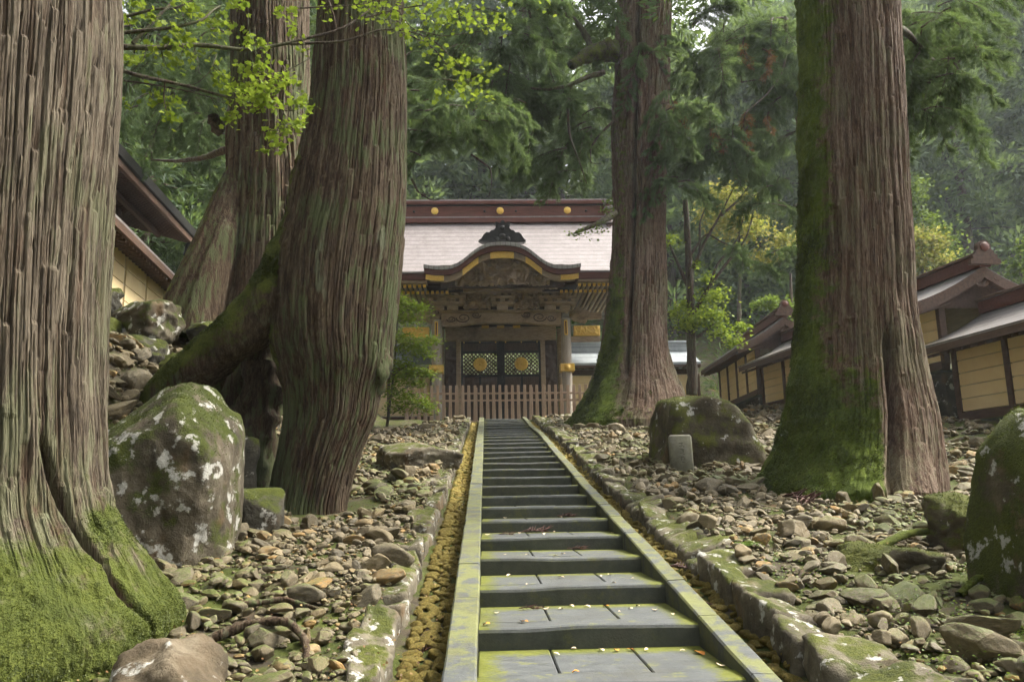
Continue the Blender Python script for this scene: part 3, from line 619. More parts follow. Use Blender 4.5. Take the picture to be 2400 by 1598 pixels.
rp = spline(np.array([list(p)+[r] for p, r in zip(rp, (.25, .34, .37, .36, .33, .31, .28, .25))]), 70)
Vr, Fr = tube(rp[:, :3], rp[:, 3], 64); cen = np.repeat(rp[:, :3], 64, 0); dr = Vr-cen; dr /= np.linalg.norm(dr, axis=1)[:, None]
tt = np.repeat(np.linspace(0, 1, 70), 64); Vr = Vr+dr*(.05*fbm(Vr*2, 9, 3)+.02*np.abs(vn(Vr*np.array([12, 12, 12]), 4)))[:, None]
mr_ = .62+.9*dr[:, 2]+.2*fbm(Vr*2.5, 3, 2)
obj('root', mesh('root', Vr, Fr, M['barkB'], True, {'moss': mr_, 'strip': np.full(len(Vr), .5)}), L2)
tufts(Vr, Fr, mr_, 12000, .03, L2, 9, 5)
rp2 = spline(np.array([[-3.9, 11.6, 2.9, .28], [-3.95, 11.5, 2.2, .3], [-4.05, 11.45, 1.5, .36], [-4.15, 11.4, .9, .42]]), 24)
Vr, Fr = tube(rp2[:, :3], rp2[:, 3], 40, noise=.25); obj('root', mesh('root', Vr, Fr, M['barkB'], True, {'moss': np.full(len(Vr), -.2), 'strip': np.full(len(Vr), .5)}), L2)
for q, (x, y, z, r_) in enumerate([(-4.45, 11.9, 2.55, .34), (-4.85, 12.1, 2.2, .34)]):  # extra roots added under the arch to keep light out, bark toned darker
    rp3 = spline(np.array([[x+.45, y-.2, z+.9, r_*.8], [x+.15, y, z, r_], [x, y+.1, z-.9, r_*1.15], [x-.1, y+.1, z-1.9, r_*1.3]]), 24); Vr, Fr = tube(rp3[:, :3], rp3[:, 3], 36, noise=.25); obj('root', mesh('root', Vr, Fr, M['barkB'], True, {'moss': np.full(len(Vr), -.2), 'strip': np.full(len(Vr), .3)}), L2)
# burl on the right side
bD, bF = ICO[3]; bp = atY(880, 850, 10.75); bv = bD*np.array([.2, .26, .36])*(1+.28*fbm(bD*2.2, 3, 4))[:, None]+bp
obj('burl', mesh('burl', bv, bF, M['barkB'], True, {'moss': np.full(len(bv), -.3), 'strip': np.full(len(bv), .5)}), L2)
# L3 : trunk behind
L3, V, F, mo, i3 = great('double-stemmed cedar behind the leaning trunk, standing on the bank',
    [(0, 546, 722), (69, 538, 724), (189, 541, 727), (286, 533, 729), (344, 534, 732), (448, 530, 738), (537, 524, 745), (635, 515, 752), (703, 510, 756), (750, 500, 760), (800, 490, 770)],
    15.2, M['barkB'], nth=240, dz=.05, ztop=12.0, H=30, seed=37, amp=.034, freq=(12, 26), lobes=[(PI, .35, .15, .6), (-1.9, .3, .25, .7)],
    moss_fn=lambda TH, Z, h, p: .8*np.exp(-((np.angle(np.exp(1j*(TH-PI))))/.5)**2)*sst(7.4, 5.2, Z)+.5*sst(4.6, 4.0, Z)-.1+.2*vn(p*.8, 6))
tufts(V, F, mo, 5000, .04, L3, 7, 6)
bq = spline(np.array([list(atY(x, y, Yd))+[r_] for x, y, Yd, r_ in ((580, 360, 15.0, .18), (545, 470, 14.7, .34), (515, 570, 14.5, .42), (487, 650, 14.4, .5), (462, 730, 14.35, .6), (445, 800, 14.3, .68))]), 90)
Vb, Fb = tube(bq[:, :3], bq[:, 3], 120); cb = np.repeat(bq[:, :3], 120, 0); db = (Vb-cb)/np.repeat(bq[:, 3], 120)[:, None]; ab = np.tile(np.arange(120)/120*2*np.pi, 90)
gb_ = np.abs(vn(np.stack([np.cos(ab)*4.5, np.sin(ab)*4.5, Vb[:, 2]*.4], 1), 3)); Vb = Vb+db*(.035*np.clip(gb_*3, 0, 1))[:, None]
obj('buttress', mesh('buttress', Vb, Fb, M['barkB'], True, {'moss': -.1+.75*np.clip(-db[:, 0], 0, 1)+.4*sst(4.6, 3.9, Vb[:, 2]), 'strip': .5+.4*vn(np.stack([np.cos(ab)*9, np.sin(ab)*9, Vb[:, 2]*.6], 1), 8)}), L3)
# R1 : far trunk, right of the stair head
R1, V, F, mo, r1 = great('cedar right of the stair head with a green mossy left foot and drooping boughs',
    [(0, 1447, 1574), (150, 1440, 1569), (306, 1435, 1566), (408, 1436, 1564), (479, 1437, 1561), (571, 1433, 1559), (662, 1427, 1561), (764, 1416, 1565), (820, 1408, 1571), (866, 1396, 1580), (905, 1382, 1592), (938, 1365, 1604), (970, 1348, 1612), (995, 1335, 1612)],
    26.6, M['barkC'], nth=240, dz=.06, ztop=20.0, H=34, seed=41, amp=.045, freq=(9, 20), lobes=[(-2.3, .3, .35, .5), (-1.7, .25, .2, .5), (-2.9, .3, .3, .4)],
    cleft=[(-1.95, .07, .28, 4.5, 21, .0)],
    moss_fn=lambda TH, Z, h, p: 1.0*np.exp(-((np.angle(np.exp(1j*(TH+2.55))))/.55)**2)*(.5+.65*sst(10, 4.5, Z))+.35*sst(4.3, 3.2, Z)-.12)
tufts(V, F, mo, 9000, .06, R1, 9, 7)
# R2 : big trunk at right
R2, V, F, mo, r2 = great('massive cedar at right, its left half coated in green moss',
    [(0, 1878, 2095), (204, 1880, 2105), (306, 1881, 2110), (408, 1883, 2116), (510, 1884, 2123), (611, 1880, 2131), (713, 1875, 2137), (764, 1871, 2141), (866, 1863, 2154), (930, 1855, 2166), (978, 1846, 2177), (1020, 1835, 2182), (1050, 1824, 2184), (1085, 1806, 2187), (1111, 1786, 2190), (1152, 1766, 2192)],
    11.9, M['barkC'], nth=460, dz=.042, ztop=9.6, H=29, seed=53, amp=.026, freq=(15, 34), lobes=[(-1.75, .35, .30, .38), (-2.3, .22, .22, .35), (-1.2, .2, .16, .35)],
    cleft=[(-1.60, .07, .22, .5, 3.4, .03), (-1.28, .03, .06, 3.6, 9.4, .0), (-.98, .03, .05, 2.2, 9.4, .01), (-1.12, .02, .04, 4.5, 9.4, .0)],
    moss_fn=lambda TH, Z, h, p: 1.12*np.exp(-((np.angle(np.exp(1j*(TH+3.05))))/.9)**2)+(1.0*sst(3.4, 1.3, Z)*sst(-1.45, -1.8, np.angle(np.exp(1j*TH)))*(np.sin(TH) < .2))-.22+.25*vn(p*1.1, 5))
tufts(V, F, mo, 26000, .03, R2, 6.0, 8)
# ------------------------------------------------------------------ the gate
def G(zx, zy, Y): return atY(900+zx*.35714, 440+zy*.35714, Y)
gate = thing('temple_gate', (.08, 37, ZTOP), 'ornate wooden temple gate with curved gable, gilded fittings and shingled roof', 'gate')
def gb(name, zx0, zx1, zy0, zy1, Y, dp, mat, par=None, b=.015, fn=None):
    a, c = G(zx0, zy1, Y), G(zx1, zy0, Y); zc = (G(zx0, zy0, Y)[2]+c[2])/2; za = (a[2]+G(zx1, zy1, Y)[2])/2
    return box(name, a[0], c[0], Y, Y+dp, za, zc, mat, par or gate, b, fn)
def poly_prism(name, pts, y0, y1, mat, par=None):
    """convex-agnostic extruded outline (x,z)"""
    n = len(pts); V, F = prism(pts, y0, y1); me = bpy.data.meshes.new(name)
    faces = [tuple(f) for f in F.tolist()]+[tuple(range(n))[::-1], tuple(range(n, 2*n))]
    me.from_pydata([tuple(v) for v in V], [], faces); me.update(); me.materials.append(mat)
    import bmesh
    bm = bmesh.new(); bm.from_mesh(me); bmesh.ops.recalc_face_normals(bm, faces=bm.faces); bm.to_mesh(me); bm.free()
    return obj(name, me, par or gate)
box('plinth', -4.6, 4.8, 35.2, 40.2, ZTOP-.5, ZTOP+.14, M['slab'], gate, .02)
KC, KY = .10, 33.0
KX = np.array([0, 60, 100, 160, 220, 280, 350, 450, 517])*.00654; KZ = np.array([357, 360, 366, 392, 440, 490, 517, 515, 504])
KZ = 10.56+(508-KZ)*.00667
def kara(x, off=0.): return np.interp(np.abs(x), KX, KZ)+off
kxs = np.linspace(-KX[-1], KX[-1], 61); kz_s = kara(kxs); kz_s[1:-1] = .25*kz_s[:-2]+.5*kz_s[1:-1]+.25*kz_s[2:]; kz_s[1:-1] = .25*kz_s[:-2]+.5*kz_s[1:-1]+.25*kz_s[2:]
def kz(x, off=0.): return np.interp(x, kxs, kz_s)+off
def arch(name, xa, xb, o0, o1, y0, y1, mat, n=24, par=None):
    xs = np.linspace(xa, xb, n); V = []
    for yy in (y0, y1):
        for o in (o0, o1):
            V += [[KC+x, yy, float(kz(x, o))] for x in xs]
    V = np.array(V); F = []
    for a, b in ((0, 1), (3, 2), (2, 0), (1, 3)):
        i = np.arange(n-1); F.append(np.stack([a*n+i, b*n+i, b*n+i+1, a*n+i+1], 1))
    F.append(np.array([[0, 2*n, 3*n, n], [n-1, 2*n-1, 4*n-1, 3*n-1]]))
    return obj(name, mesh(name, V, np.concatenate(F), mat, False), par or gate)
# curved front gable
kr = arch('gable_roof', -KX[-1], KX[-1], .02, -.13, KY-.03, 36.4, M['roofK'], 61)
arch('gable_eave', -KX[-1]+.03, KX[-1]-.03, -.131, -.36, KY+.03, 36.3, M['redw'], 61)
arch('bargeboard', -KX[-1]+.25, KX[-1]-.25, -.365, -.64, KY+.16, KY+.30, M['wood'], 61)
for a, b in ((-.52, .50), (-1.72, -1.03), (1.0, 1.7), (-3.30, -2.52), (2.5, 3.28)):
    arch('gilt_plate', a, b, -.37, -.66 if abs(a) < 2 else -.60, KY+.10, KY+.155, M['gold'], 10)
def relief(name, x0, x1, z0, z1, Y, amp, mat, seed, inside=None, nx=70, nz=30, sc=3.2, par=None):
    X, Z = np.meshgrid(np.linspace(x0, x1, nx), np.linspace(z0, z1, nz)); p = np.stack([X, Z, X*0], -1)
    w = p*sc+.9*np.stack([vn(p*sc*.8, seed), vn(p*sc*.8, seed+1), X*0], -1); d = 1-np.abs(vn(w, seed+2))*2; d = np.clip(d, 0, 1)**1.3+.35*np.clip(1-np.abs(vn(w*2.3, seed+3))*2.4, 0, 1)
    V = np.stack([X, Y-amp*d, Z], -1).reshape(-1, 3); i = np.arange(nz-1)[:, None]*nx; j = np.arange(nx-1)[None]
    F = np.stack([i+j, i+j+1, i+nx+j+1, i+nx+j], -1).reshape(-1, 4)
    if inside is not None: c = V[F].mean(1); F = F[inside(c[:, 0], c[:, 2])]
    return obj(name, mesh(name, V, F, mat, True), par or gate)
relief('dragon_carving', -1.95, 2.15, 9.75, 11.0, KY+.55, .34, M['wood'], 5, lambda x, z: z < kz(x-KC, -.5), 110, 40, 3.6)
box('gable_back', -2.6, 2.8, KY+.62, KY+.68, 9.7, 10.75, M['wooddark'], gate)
# ridge ornament on the curved gable
ON = [(620, 352), (640, 363), (920, 363), (931, 352), (915, 338), (900, 312), (882, 298), (862, 300), (850, 286), (833, 283), (822, 270), (824, 250), (832, 240), (822, 230), (806, 234), (795, 240), (790, 226), (778, 220), (766, 226), (760, 240), (748, 234), (734, 230), (726, 240), (734, 252), (732, 270), (720, 283), (704, 285), (690, 300), (672, 298), (655, 312), (640, 338)]
on = poly_prism('ridge_ornament', [tuple(G(x, y, 33.4)[[0, 2]]) for x, y in ON], 33.25, 33.55, M['black'])
for q, (x, y, r_) in enumerate([(777, 320, 22), (740, 335, 16), (814, 335, 16), (777, 262, 17)]):
    c = G(x, y, 33.25); D, F = ICO[2]; obj('boss', mesh('boss', D*np.array([r_*.0065, .05, r_*.0065])+c, F, M['black']), on)
# main roof: concave slopes
def rz(y): t = (y-33.6)/5.0; return 10.46+4.04*(.72*t+.28*t*t)
def roofslab(name, xa, xb, ya, yb, mat, back=False, th=.07):
    ys = np.linspace(ya, yb, 14); f = (lambda y: 77.2-y) if back else (lambda y: y); V = []
    for o in (0, -th):
        for y in ys: V += [[xa, f(y), rz(y)+o], [xb, f(y), rz(y)+o]]
    V = np.array(V); n = 28; i = np.arange(13)*2; F = [np.stack([i, i+1, i+3, i+2], 1), np.stack([n+i, n+i+2, n+i+3, n+i+1], 1), np.stack([i, i+2, n+i+2, n+i], 1), np.stack([i+1, n+i+1, n+i+3, i+3], 1), np.array([[0, n, n+1, 1], [26, 27, n+27, n+26]])]
    return obj(name, mesh(name, V, np.concatenate(F), mat, False), gate)
XL, XR = -5.85, 6.05
roofslab('roof_slope', XL, -3.1, 33.6, 38.6, M['roofP']); roofslab('roof_slope', 3.3, XR, 33.6, 38.6, M['roofP'])
roofslab('roof_slope', -3.1, 3.3, 34.4, 38.6, M['roofP']); roofslab('roof_slope', XL, XR, 33.6, 38.6, M['roofP'], True)
for xa, xb in ((XL, -3.2), (3.4, XR)):
    box('eave_board', xa+.02, xb, 33.66, 34.3, 10.10, 10.40, M['redw'], gate); box('eave_board', xa+.02, xb, 33.72, 34.3, 9.99, 10.095, M['wood'], gate)
for s, x in ((-1, XL), (1, XR)):
    V = np.array([[x+s*o, y, rz(y)-.08-h] for o in (-.14, .03) for h in (0, .34) for y in np.linspace(33.7, 38.6, 10)]); n = 10; i = np.arange(9)
    F = np.concatenate([np.stack([a*n+i, b*n+i, b*n+i+1, a*n+i+1], 1) for a, b in ((0, 1), (1, 3), (3, 2), (2, 0))]); obj('verge_board', mesh('verge_board', V, F, M['redw'], False), gate)
    box('gilt_plate', x+s*.035-.01, x+s*.035+.01, 33.7, 34.1, 9.75, 10.15, M['gold'], gate)
# ridge
box('ridge_base', -5.3, 5.5, 38.2, 39.0, 14.28, 14.52, M['redw'], gate); box('ridge_course', -5.3, 5.5, 38.28, 38.92, 14.525, 14.62, M['roofP'], gate)
rg = box('ridge_beam', -5.3, 5.5, 38.34, 38.86, 14.625, 15.18, M['redw'], gate)
box('ridge_course', -5.3, 5.5, 38.30, 38.90, 15.185, 15.25, M['black'], gate); box('ridge_cap', -5.35, 5.55, 38.22, 38.98, 15.255, 15.42, M['redw'], gate); box('ridge_course', -5.35, 5.55, 38.25, 38.95, 15.425, 15.50, M['roofP'], gate)
def disc(c, r, dp, n=24):
    th = np.arange(n)/n*2*np.pi; ring = lambda rr, y: np.stack([c[0]+np.cos(th)*rr, np.full(n, y), c[2]+np.sin(th)*rr], 1)
    V = np.concatenate([ring(r, c[1]), ring(r, c[1]-dp*.7), ring(r*.85, c[1]-dp), ring(.001, c[1]-dp)]); j = np.arange(n); k = (j+1) % n
    return V, np.concatenate([np.stack([a*n+j, a*n+k, (a+1)*n+k, (a+1)*n+j], 1) for a in range(3)])
for zx in (333, 762, 1203): c = G(zx, 153, 38.34); V, F = disc((c[0], 38.338, 14.92), .18, .06); obj('ridge_crest', mesh('ridge_crest', V, F, M['gold'], True), rg)
for zx in (197, 660, 866, 1326): c = G(zx, 165, 38.34); V, F = disc((c[0], 38.338, 14.9), .06, .05, 10); obj('ridge_peg', mesh('ridge_peg', V, F, M['black'], True), rg)
for s, x in ((-1, -5.42), (1, 5.62)):
    e = box('ridge_end', x-.14, x+.14, 38.1, 39.1, 13.9, 15.35, M['redw'], gate, .05)
    for z in (14.1, 14.5, 14.9, 15.2): box('ridge_roll', x-.22, x+.22, 37.98, 39.2, z, z+.13, M['roofP'], e, .06)
# rafters with gilded ends
V, F = cbox(-.055, .055, 0, 4.3, -.06, .06, .008); rme = mesh('rafter', V, F, M['wood'], False); V, F = cbox(-.062, .062, -.05, .0, -.067, .067, .008); tme = mesh('tip', V, F, M['gold'], False)
for s in (-1, 1):
    for q in range(15):
        x = .1+s*(2.55+q*.215)
        for y, z in ((33.98, 9.90), (34.5, 9.74)):
            if q < 4 and y < 34.2: continue
            r_ = obj('rafter', rme, gate, (x+(.1 if z < 9.8 else 0), y, z)); obj('tip', tme, r_, (x+(.1 if z < 9.8 else 0), y, z))
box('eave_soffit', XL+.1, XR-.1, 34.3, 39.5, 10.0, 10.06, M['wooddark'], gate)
# pillars
for cx in (-2.89, 3.05):
    V, F = tube(np.array([[cx, 36, ZTOP+.1], [cx, 36, 5.5], [cx, 36, 7], [cx, 36, 8.8]]), .235, 28); p = obj('pillar', mesh('pillar', V, F, M['woodpale']), gate)
    V, F = tube(np.array([[cx, 36, ZTOP+.12], [cx, 36, ZTOP+.34]]), .34, 28); obj('pillar_base', mesh('pillar_base', V, F, M['slab']), p)
    box('gilt_sleeve', cx-.335, cx+.315, 35.62, 36.2, 6.31, 6.67, M['gold'], p, .02)
    c = (cx-.01, 35.615, 6.49); D, F = ICO[2]; obj('boss', mesh('boss', D*np.array([.13, .10, .13])+np.array(c), F, M['gold']), p)
    V, F = disc(c, .17, .03); obj('boss_ring', mesh('boss_ring', V, F, M['gold']), p)
    box('gilt_strip', cx-.09, cx+.06, 35.74, 35.78, 8.0, 8.7, M['gold'], p, .01); box('strip_inlay', cx-.045, cx+.015, 35.735, 35.745, 8.06, 8.64, M['redw'], p, .004)
    for cy2 in (38.3,): V, F = tube(np.array([[cx, cy2, ZTOP+.1], [cx, cy2, 8.8]]), .22, 20); obj('pillar', mesh('pillar', V, F, M['wood']), gate)
# big rainbow beam with scroll carving
def rbeam(name, xa, xb, z0, z1, Y, dp, sag, mat):
    n = 30; xs = np.linspace(xa, xb, n); u = np.abs(xs-(xa+xb)/2)/((xb-xa)/2); lo = z0+sag*(1-sst(.35, .8, u)); hi = z1+sag*.6*(1-sst(.3, .9, u))
    V = np.concatenate([np.stack([xs, np.full(n, y), z], 1) for y in (Y, Y+dp) for z in (lo, hi)]); i = np.arange(n-1)
    F = np.concatenate([np.stack([a*n+i, b*n+i, b*n+i+1, a*n+i+1], 1) for a, b in ((1, 0), (2, 3), (0, 2), (3, 1))]+[np.array([[0, n, 3*n, 2*n], [n-1, 3*n-1, 4*n-1, 2*n-1]])])
    return obj(name, mesh(name, V, F, mat, False), gate)
b2 = rbeam('rainbow_beam', -2.68, 2.84, 8.50, 9.16, 35.8, .4, .12, M['wood'])
def scroll(cx, cz, r, s, Y, par, mat, w=.022):
    t = np.linspace(0, 1, 46); a = s*t*10.5; rr = r*(1-t)**.8+.02; P = np.stack([cx+np.cos(a)*rr*1.5*s, np.full(46, Y), cz-np.sin(np.abs(a))*rr], 1)
    V, F = tube(P, w*(1.2-.6*t), 6); obj('scroll', mesh('scroll', V, F, mat), par)
for s in (-1, 1):
    scroll(.08+s*1.75, 8.86, .2, s, 35.79, b2, M['wooddark']); scroll(.08+s*1.15, 8.98, .12, -s, 35.79, b2, M['wooddark']); scroll(.08+s*2.3, 8.80, .12, s, 35.79, b2, M['wooddark'])
b1 = rbeam('rainbow_beam', *(lambda a, c: (a[0], c[0]))(G(520, 650, 34.6), G(1040, 650, 34.6)), G(780, 678, 34.6)[2], G(780, 618, 34.6)[2]-.06, 34.6, .35, .06, M['wood'])
# bracket tier between the two beams
def bracket(zx, Y=35.0, k=1.0):
    b = thing_part('bracket')
    gb('bearing_block', zx-36*k, zx+36*k, 768, 800, Y, .4, M['wood'], b); gb('bracket_arm', zx-72*k, zx+72*k, 744, 764, Y-.05, .5, M['wood'], b)
    for d in (-58, 0, 58): gb('small_block', zx+(d-16)*k, zx+(d+16)*k, 726, 742, Y-.08, .5, M['wood'], b)
    gb('bracket_arm', zx-84*k, zx+84*k, 706, 724, Y-.12, .5, M['wood'], b)
    for d in (-70, -24, 24, 70): gb('small_block', zx+(d-14)*k, zx+(d+14)*k, 690, 704, Y-.15, .5, M['wood'], b)
def thing_part(name):
    o = bpy.data.objects.new(name, None); COL.objects.link(o); o.parent = gate; o.location = -gate.location; o.empty_display_size = .1; return o
for zx in (450, 777, 1092): bracket(zx)
for zx in (360, 1190): bracket(zx, 35.3, .9)
gb('tie_beam', 330, 1225, 682, 690, 35.0, .45, M['wood'])
gb('tie_beam', 360, 1200, 800, 808, 35.4, .5, M['wood'])
for a, b in ((520, 700), (850, 1020)):
    p0, p1 = G(a, 800, 35.3), G(b, 692, 35.3); relief('bracket_carving', p0[0], p1[0], p0[2], p1[2], 35.35, .3, M['wood'], int(a), None, 40, 24, 3.5)
for a, b in ((415, 520), (1040, 1140)):
    p0, p1 = G(a, 668, 33.9), G(b, 610, 33.9); relief('flank_carving', p0[0], p1[0], p0[2], p1[2], 34.0, .16, M['wood'], int(a), None, 30, 20, 5)
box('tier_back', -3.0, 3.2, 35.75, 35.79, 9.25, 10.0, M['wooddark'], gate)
# carved beam ends outside the pillars
for s, zx in ((-1, 300), (1, 1285)):
    c = G(zx, 838, 35.9); D, F = ICO[3]; bv = D*np.array([.42, .2, .3])*(1+.35*fbm(D*2.2, 40+s, 3))[:, None]+c; be = obj('carved_beast_head', mesh('carved_beast_head', bv, F, M['wood']), gate)
    for q in range(4): scroll(c[0]+s*(.1+.11*q), c[2]+.12*math.sin(q*2.), .1, s, 35.66, be, M['wood'], .03)
    xa, xb = (3.40, 4.62) if s > 0 else (-4.46, -3.24)
    g1 = box('gilt_beam_end', xa, xb, 35.85, 36.15, 7.98, 8.46, M['gold'], gate, .02); relief('gilt_relief', xa+.05, xb-.05, 8.05, 8.42, 35.845, .05, M['gold'], 61, None, 44, 14, 9, g1)
    box('side_beam', xa-.3 if s > 0 else xa, xb if s > 0 else xb+.3, 35.9, 36.1, 7.72, 7.97, M['wood'], gate)
    box('side_beam', -4.6 if s < 0 else 3.3, -3.1 if s < 0 else 4.8, 36.4, 36.7, 8.9, 9.2, M['wood'], gate)
# door bay
DY = 38.2
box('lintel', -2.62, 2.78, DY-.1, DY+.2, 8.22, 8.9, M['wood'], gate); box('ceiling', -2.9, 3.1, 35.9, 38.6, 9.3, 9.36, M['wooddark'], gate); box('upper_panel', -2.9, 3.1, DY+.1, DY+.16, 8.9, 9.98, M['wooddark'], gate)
for zx in (665, 765, 870): gb('gilt_stud', zx-24, zx+24, 902, 920, 37.9, .06, M['gold'])
for xa, xb in ((-2.66, -2.0), (2.14, 2.82)):
    box('side_panel', xa, xb, DY, DY+.1, ZTOP+.1, 8.22, M['wooddark'], gate); relief('panel_carving', xa+.08, xb-.08, 5.0, 8.0, DY-.02, .08, M['wooddark'], int(xa*10)+50, None, 16, 50, 3.5)
for x in (-1.98, 2.12): box('door_post', x-.11, x+.11, DY-.12, DY+.14, ZTOP+.1, 8.22, M['wood'], gate)
box('door_sill', -2.0, 2.1, DY-.1, DY+.2, ZTOP+.1, ZTOP+.3, M['wood'], gate)
box('center_stile', -.03, .17, DY-.02, DY+.06, ZTOP+.3, 8.2, M['black'], gate)
def petals(c, r, n=16):
    P = []
    for k in range(n):
        a = k/n*2*math.pi; pts = []
        for t, w in ((.22, .05), (.6, .145), (.9, .185), (1.0, .12)):
            for s in (-1, 1): pts.append((t, s*w))
        V = [];
        for (t, w) in pts: V.append([c[0]+r*(t*math.cos(a)-w*math.sin(a)), c[1]-.02-(.02 if .3 < t < .95 else 0), c[2]+r*(t*math.sin(a)+w*math.cos(a))])
        P.append((np.array(V), np.array([[0, 1, 3, 2], [2, 3, 5, 4], [4, 5, 7, 6]])))
    D, F = ICO[2]; P.append((D*np.array([r*.2, .05, r*.2])+np.array([c[0], c[1]-.03, c[2]]), F))
    return merge(P)
for xa, xb, ccx in ((-1.86, -.02, -.93), (.16, 2.0, 1.06)):
    d = box('door_leaf', xa, xb, DY-.03, DY+.05, 7.66, 8.16, M['wooddark'], gate, .008)
    box('lower_panel', xa, xb, DY-.02, DY+.04, ZTOP+.3, 6.5, M['wooddark'], d)
    for x0, x1, z0, z1 in ((xa, xa+.10, ZTOP+.3, 8.18), (xb-.10, xb, ZTOP+.3, 8.18), (xa+.1, xb-.1, 7.60, 7.72), (xa+.1, xb-.1, 6.44, 6.56), (xa+.1, xb-.1, 8.1, 8.18), (xa+.1, xb-.1, 5.2, 5.3), ((xa+xb)/2-.05, (xa+xb)/2+.05, 5.3, 6.44)):
        box('door_frame', x0, x1, DY-.06, DY+.06, z0, z1, M['black'], d, .006)
    parts = []; w, h = xb-xa-.2, 1.04
    for sg in (1, -1):
        for k in np.arange(-8, 18):
            x0 = xa+.1+k*.19; pa = np.array([x0, 6.56]); dv = np.array([.52, .52*1.0])
            # clip a 45 degree bar to the opening
            t0, t1 = 0., 1.04
            if sg > 0: xs0, xs1 = x0, x0+1.04
            else: xs0, xs1 = x0+1.04, x0
            pts = [(xs0+(xs1-xs0)*u, 6.56+1.04*u) for u in np.linspace(0, 1, 40)]; pts = [p for p in pts if xa+.1 <= p[0] <= xb-.1]
            if len(pts) < 2: continue
            P = np.array([[pts[0][0], DY+sg*.012, pts[0][1]], [pts[-1][0], DY+sg*.012, pts[-1][1]]]); parts.append(tube(P, .03, 4))
    V, F = merge(parts); obj('lattice', mesh('lattice', V, F, M['wooddark'], False), d)
    V, F = petals((ccx, DY-.08, 7.06), .33); obj('gilt_crest', mesh('gilt_crest', V, F, M['gold'], True), d)
    V, F = disc((ccx, DY-.03, 7.06), .25, .05); obj('crest_back', mesh('crest_back', V, F, M['gold'], True), d)
    for x in (xa+.15, (xa+xb)/2, xb-.15): V, F = disc((x, DY-.06, 8.14), .035, .03, 8); obj('stud', mesh('stud', V, F, M['gold']), d)
# ------------------------------------------------------------------ picket fence
fence = thing('picket_fence', (.05, 33.5, ZTOP), 'brown wooden picket fence closing off the gate', 'fence')
fa, fb = G(150, 1295, 33.6), G(1400, 1295, 33.6); ftop = lambda x: 5.44-.006*x
V, F = cbox(-.068, .068, -.02, .02, 0, 1.48, .012); hi = V[:, 2] > 1.4; V[hi, 0] *= .72; pme = mesh('picket', V, F, M['picket'], False)
x = fa[0]
while x < fb[0]:
    obj('picket', pme, fence, (x, 33.55, ftop(x)-1.48+jit(.006)), (jit(.006), jit(.008), jit(.02)), (1.18+jit(.05), 1, 1)); x += .262
for z in (.17, .47): box('rail', fa[0]-.1, fb[0]+.1, 33.572, 33.63, 0, .085, M['picket'], fence, fn=lambda V, z=z: V+np.stack([0*V[:, 0], 0*V[:, 0], ftop(V[:, 0])-z-.22], 1))
box('bottom_rail', fa[0]-.1, fb[0]+.1, 33.45, 33.65, ZTOP-.05, ZTOP+.09, M['picket'], fence)
for x in (fa[0], -1.1, 1.25, fb[0]): box('post', x-.07, x+.07, 33.64, 33.76, ZTOP-.1, 5.36, M['picket'], fence)

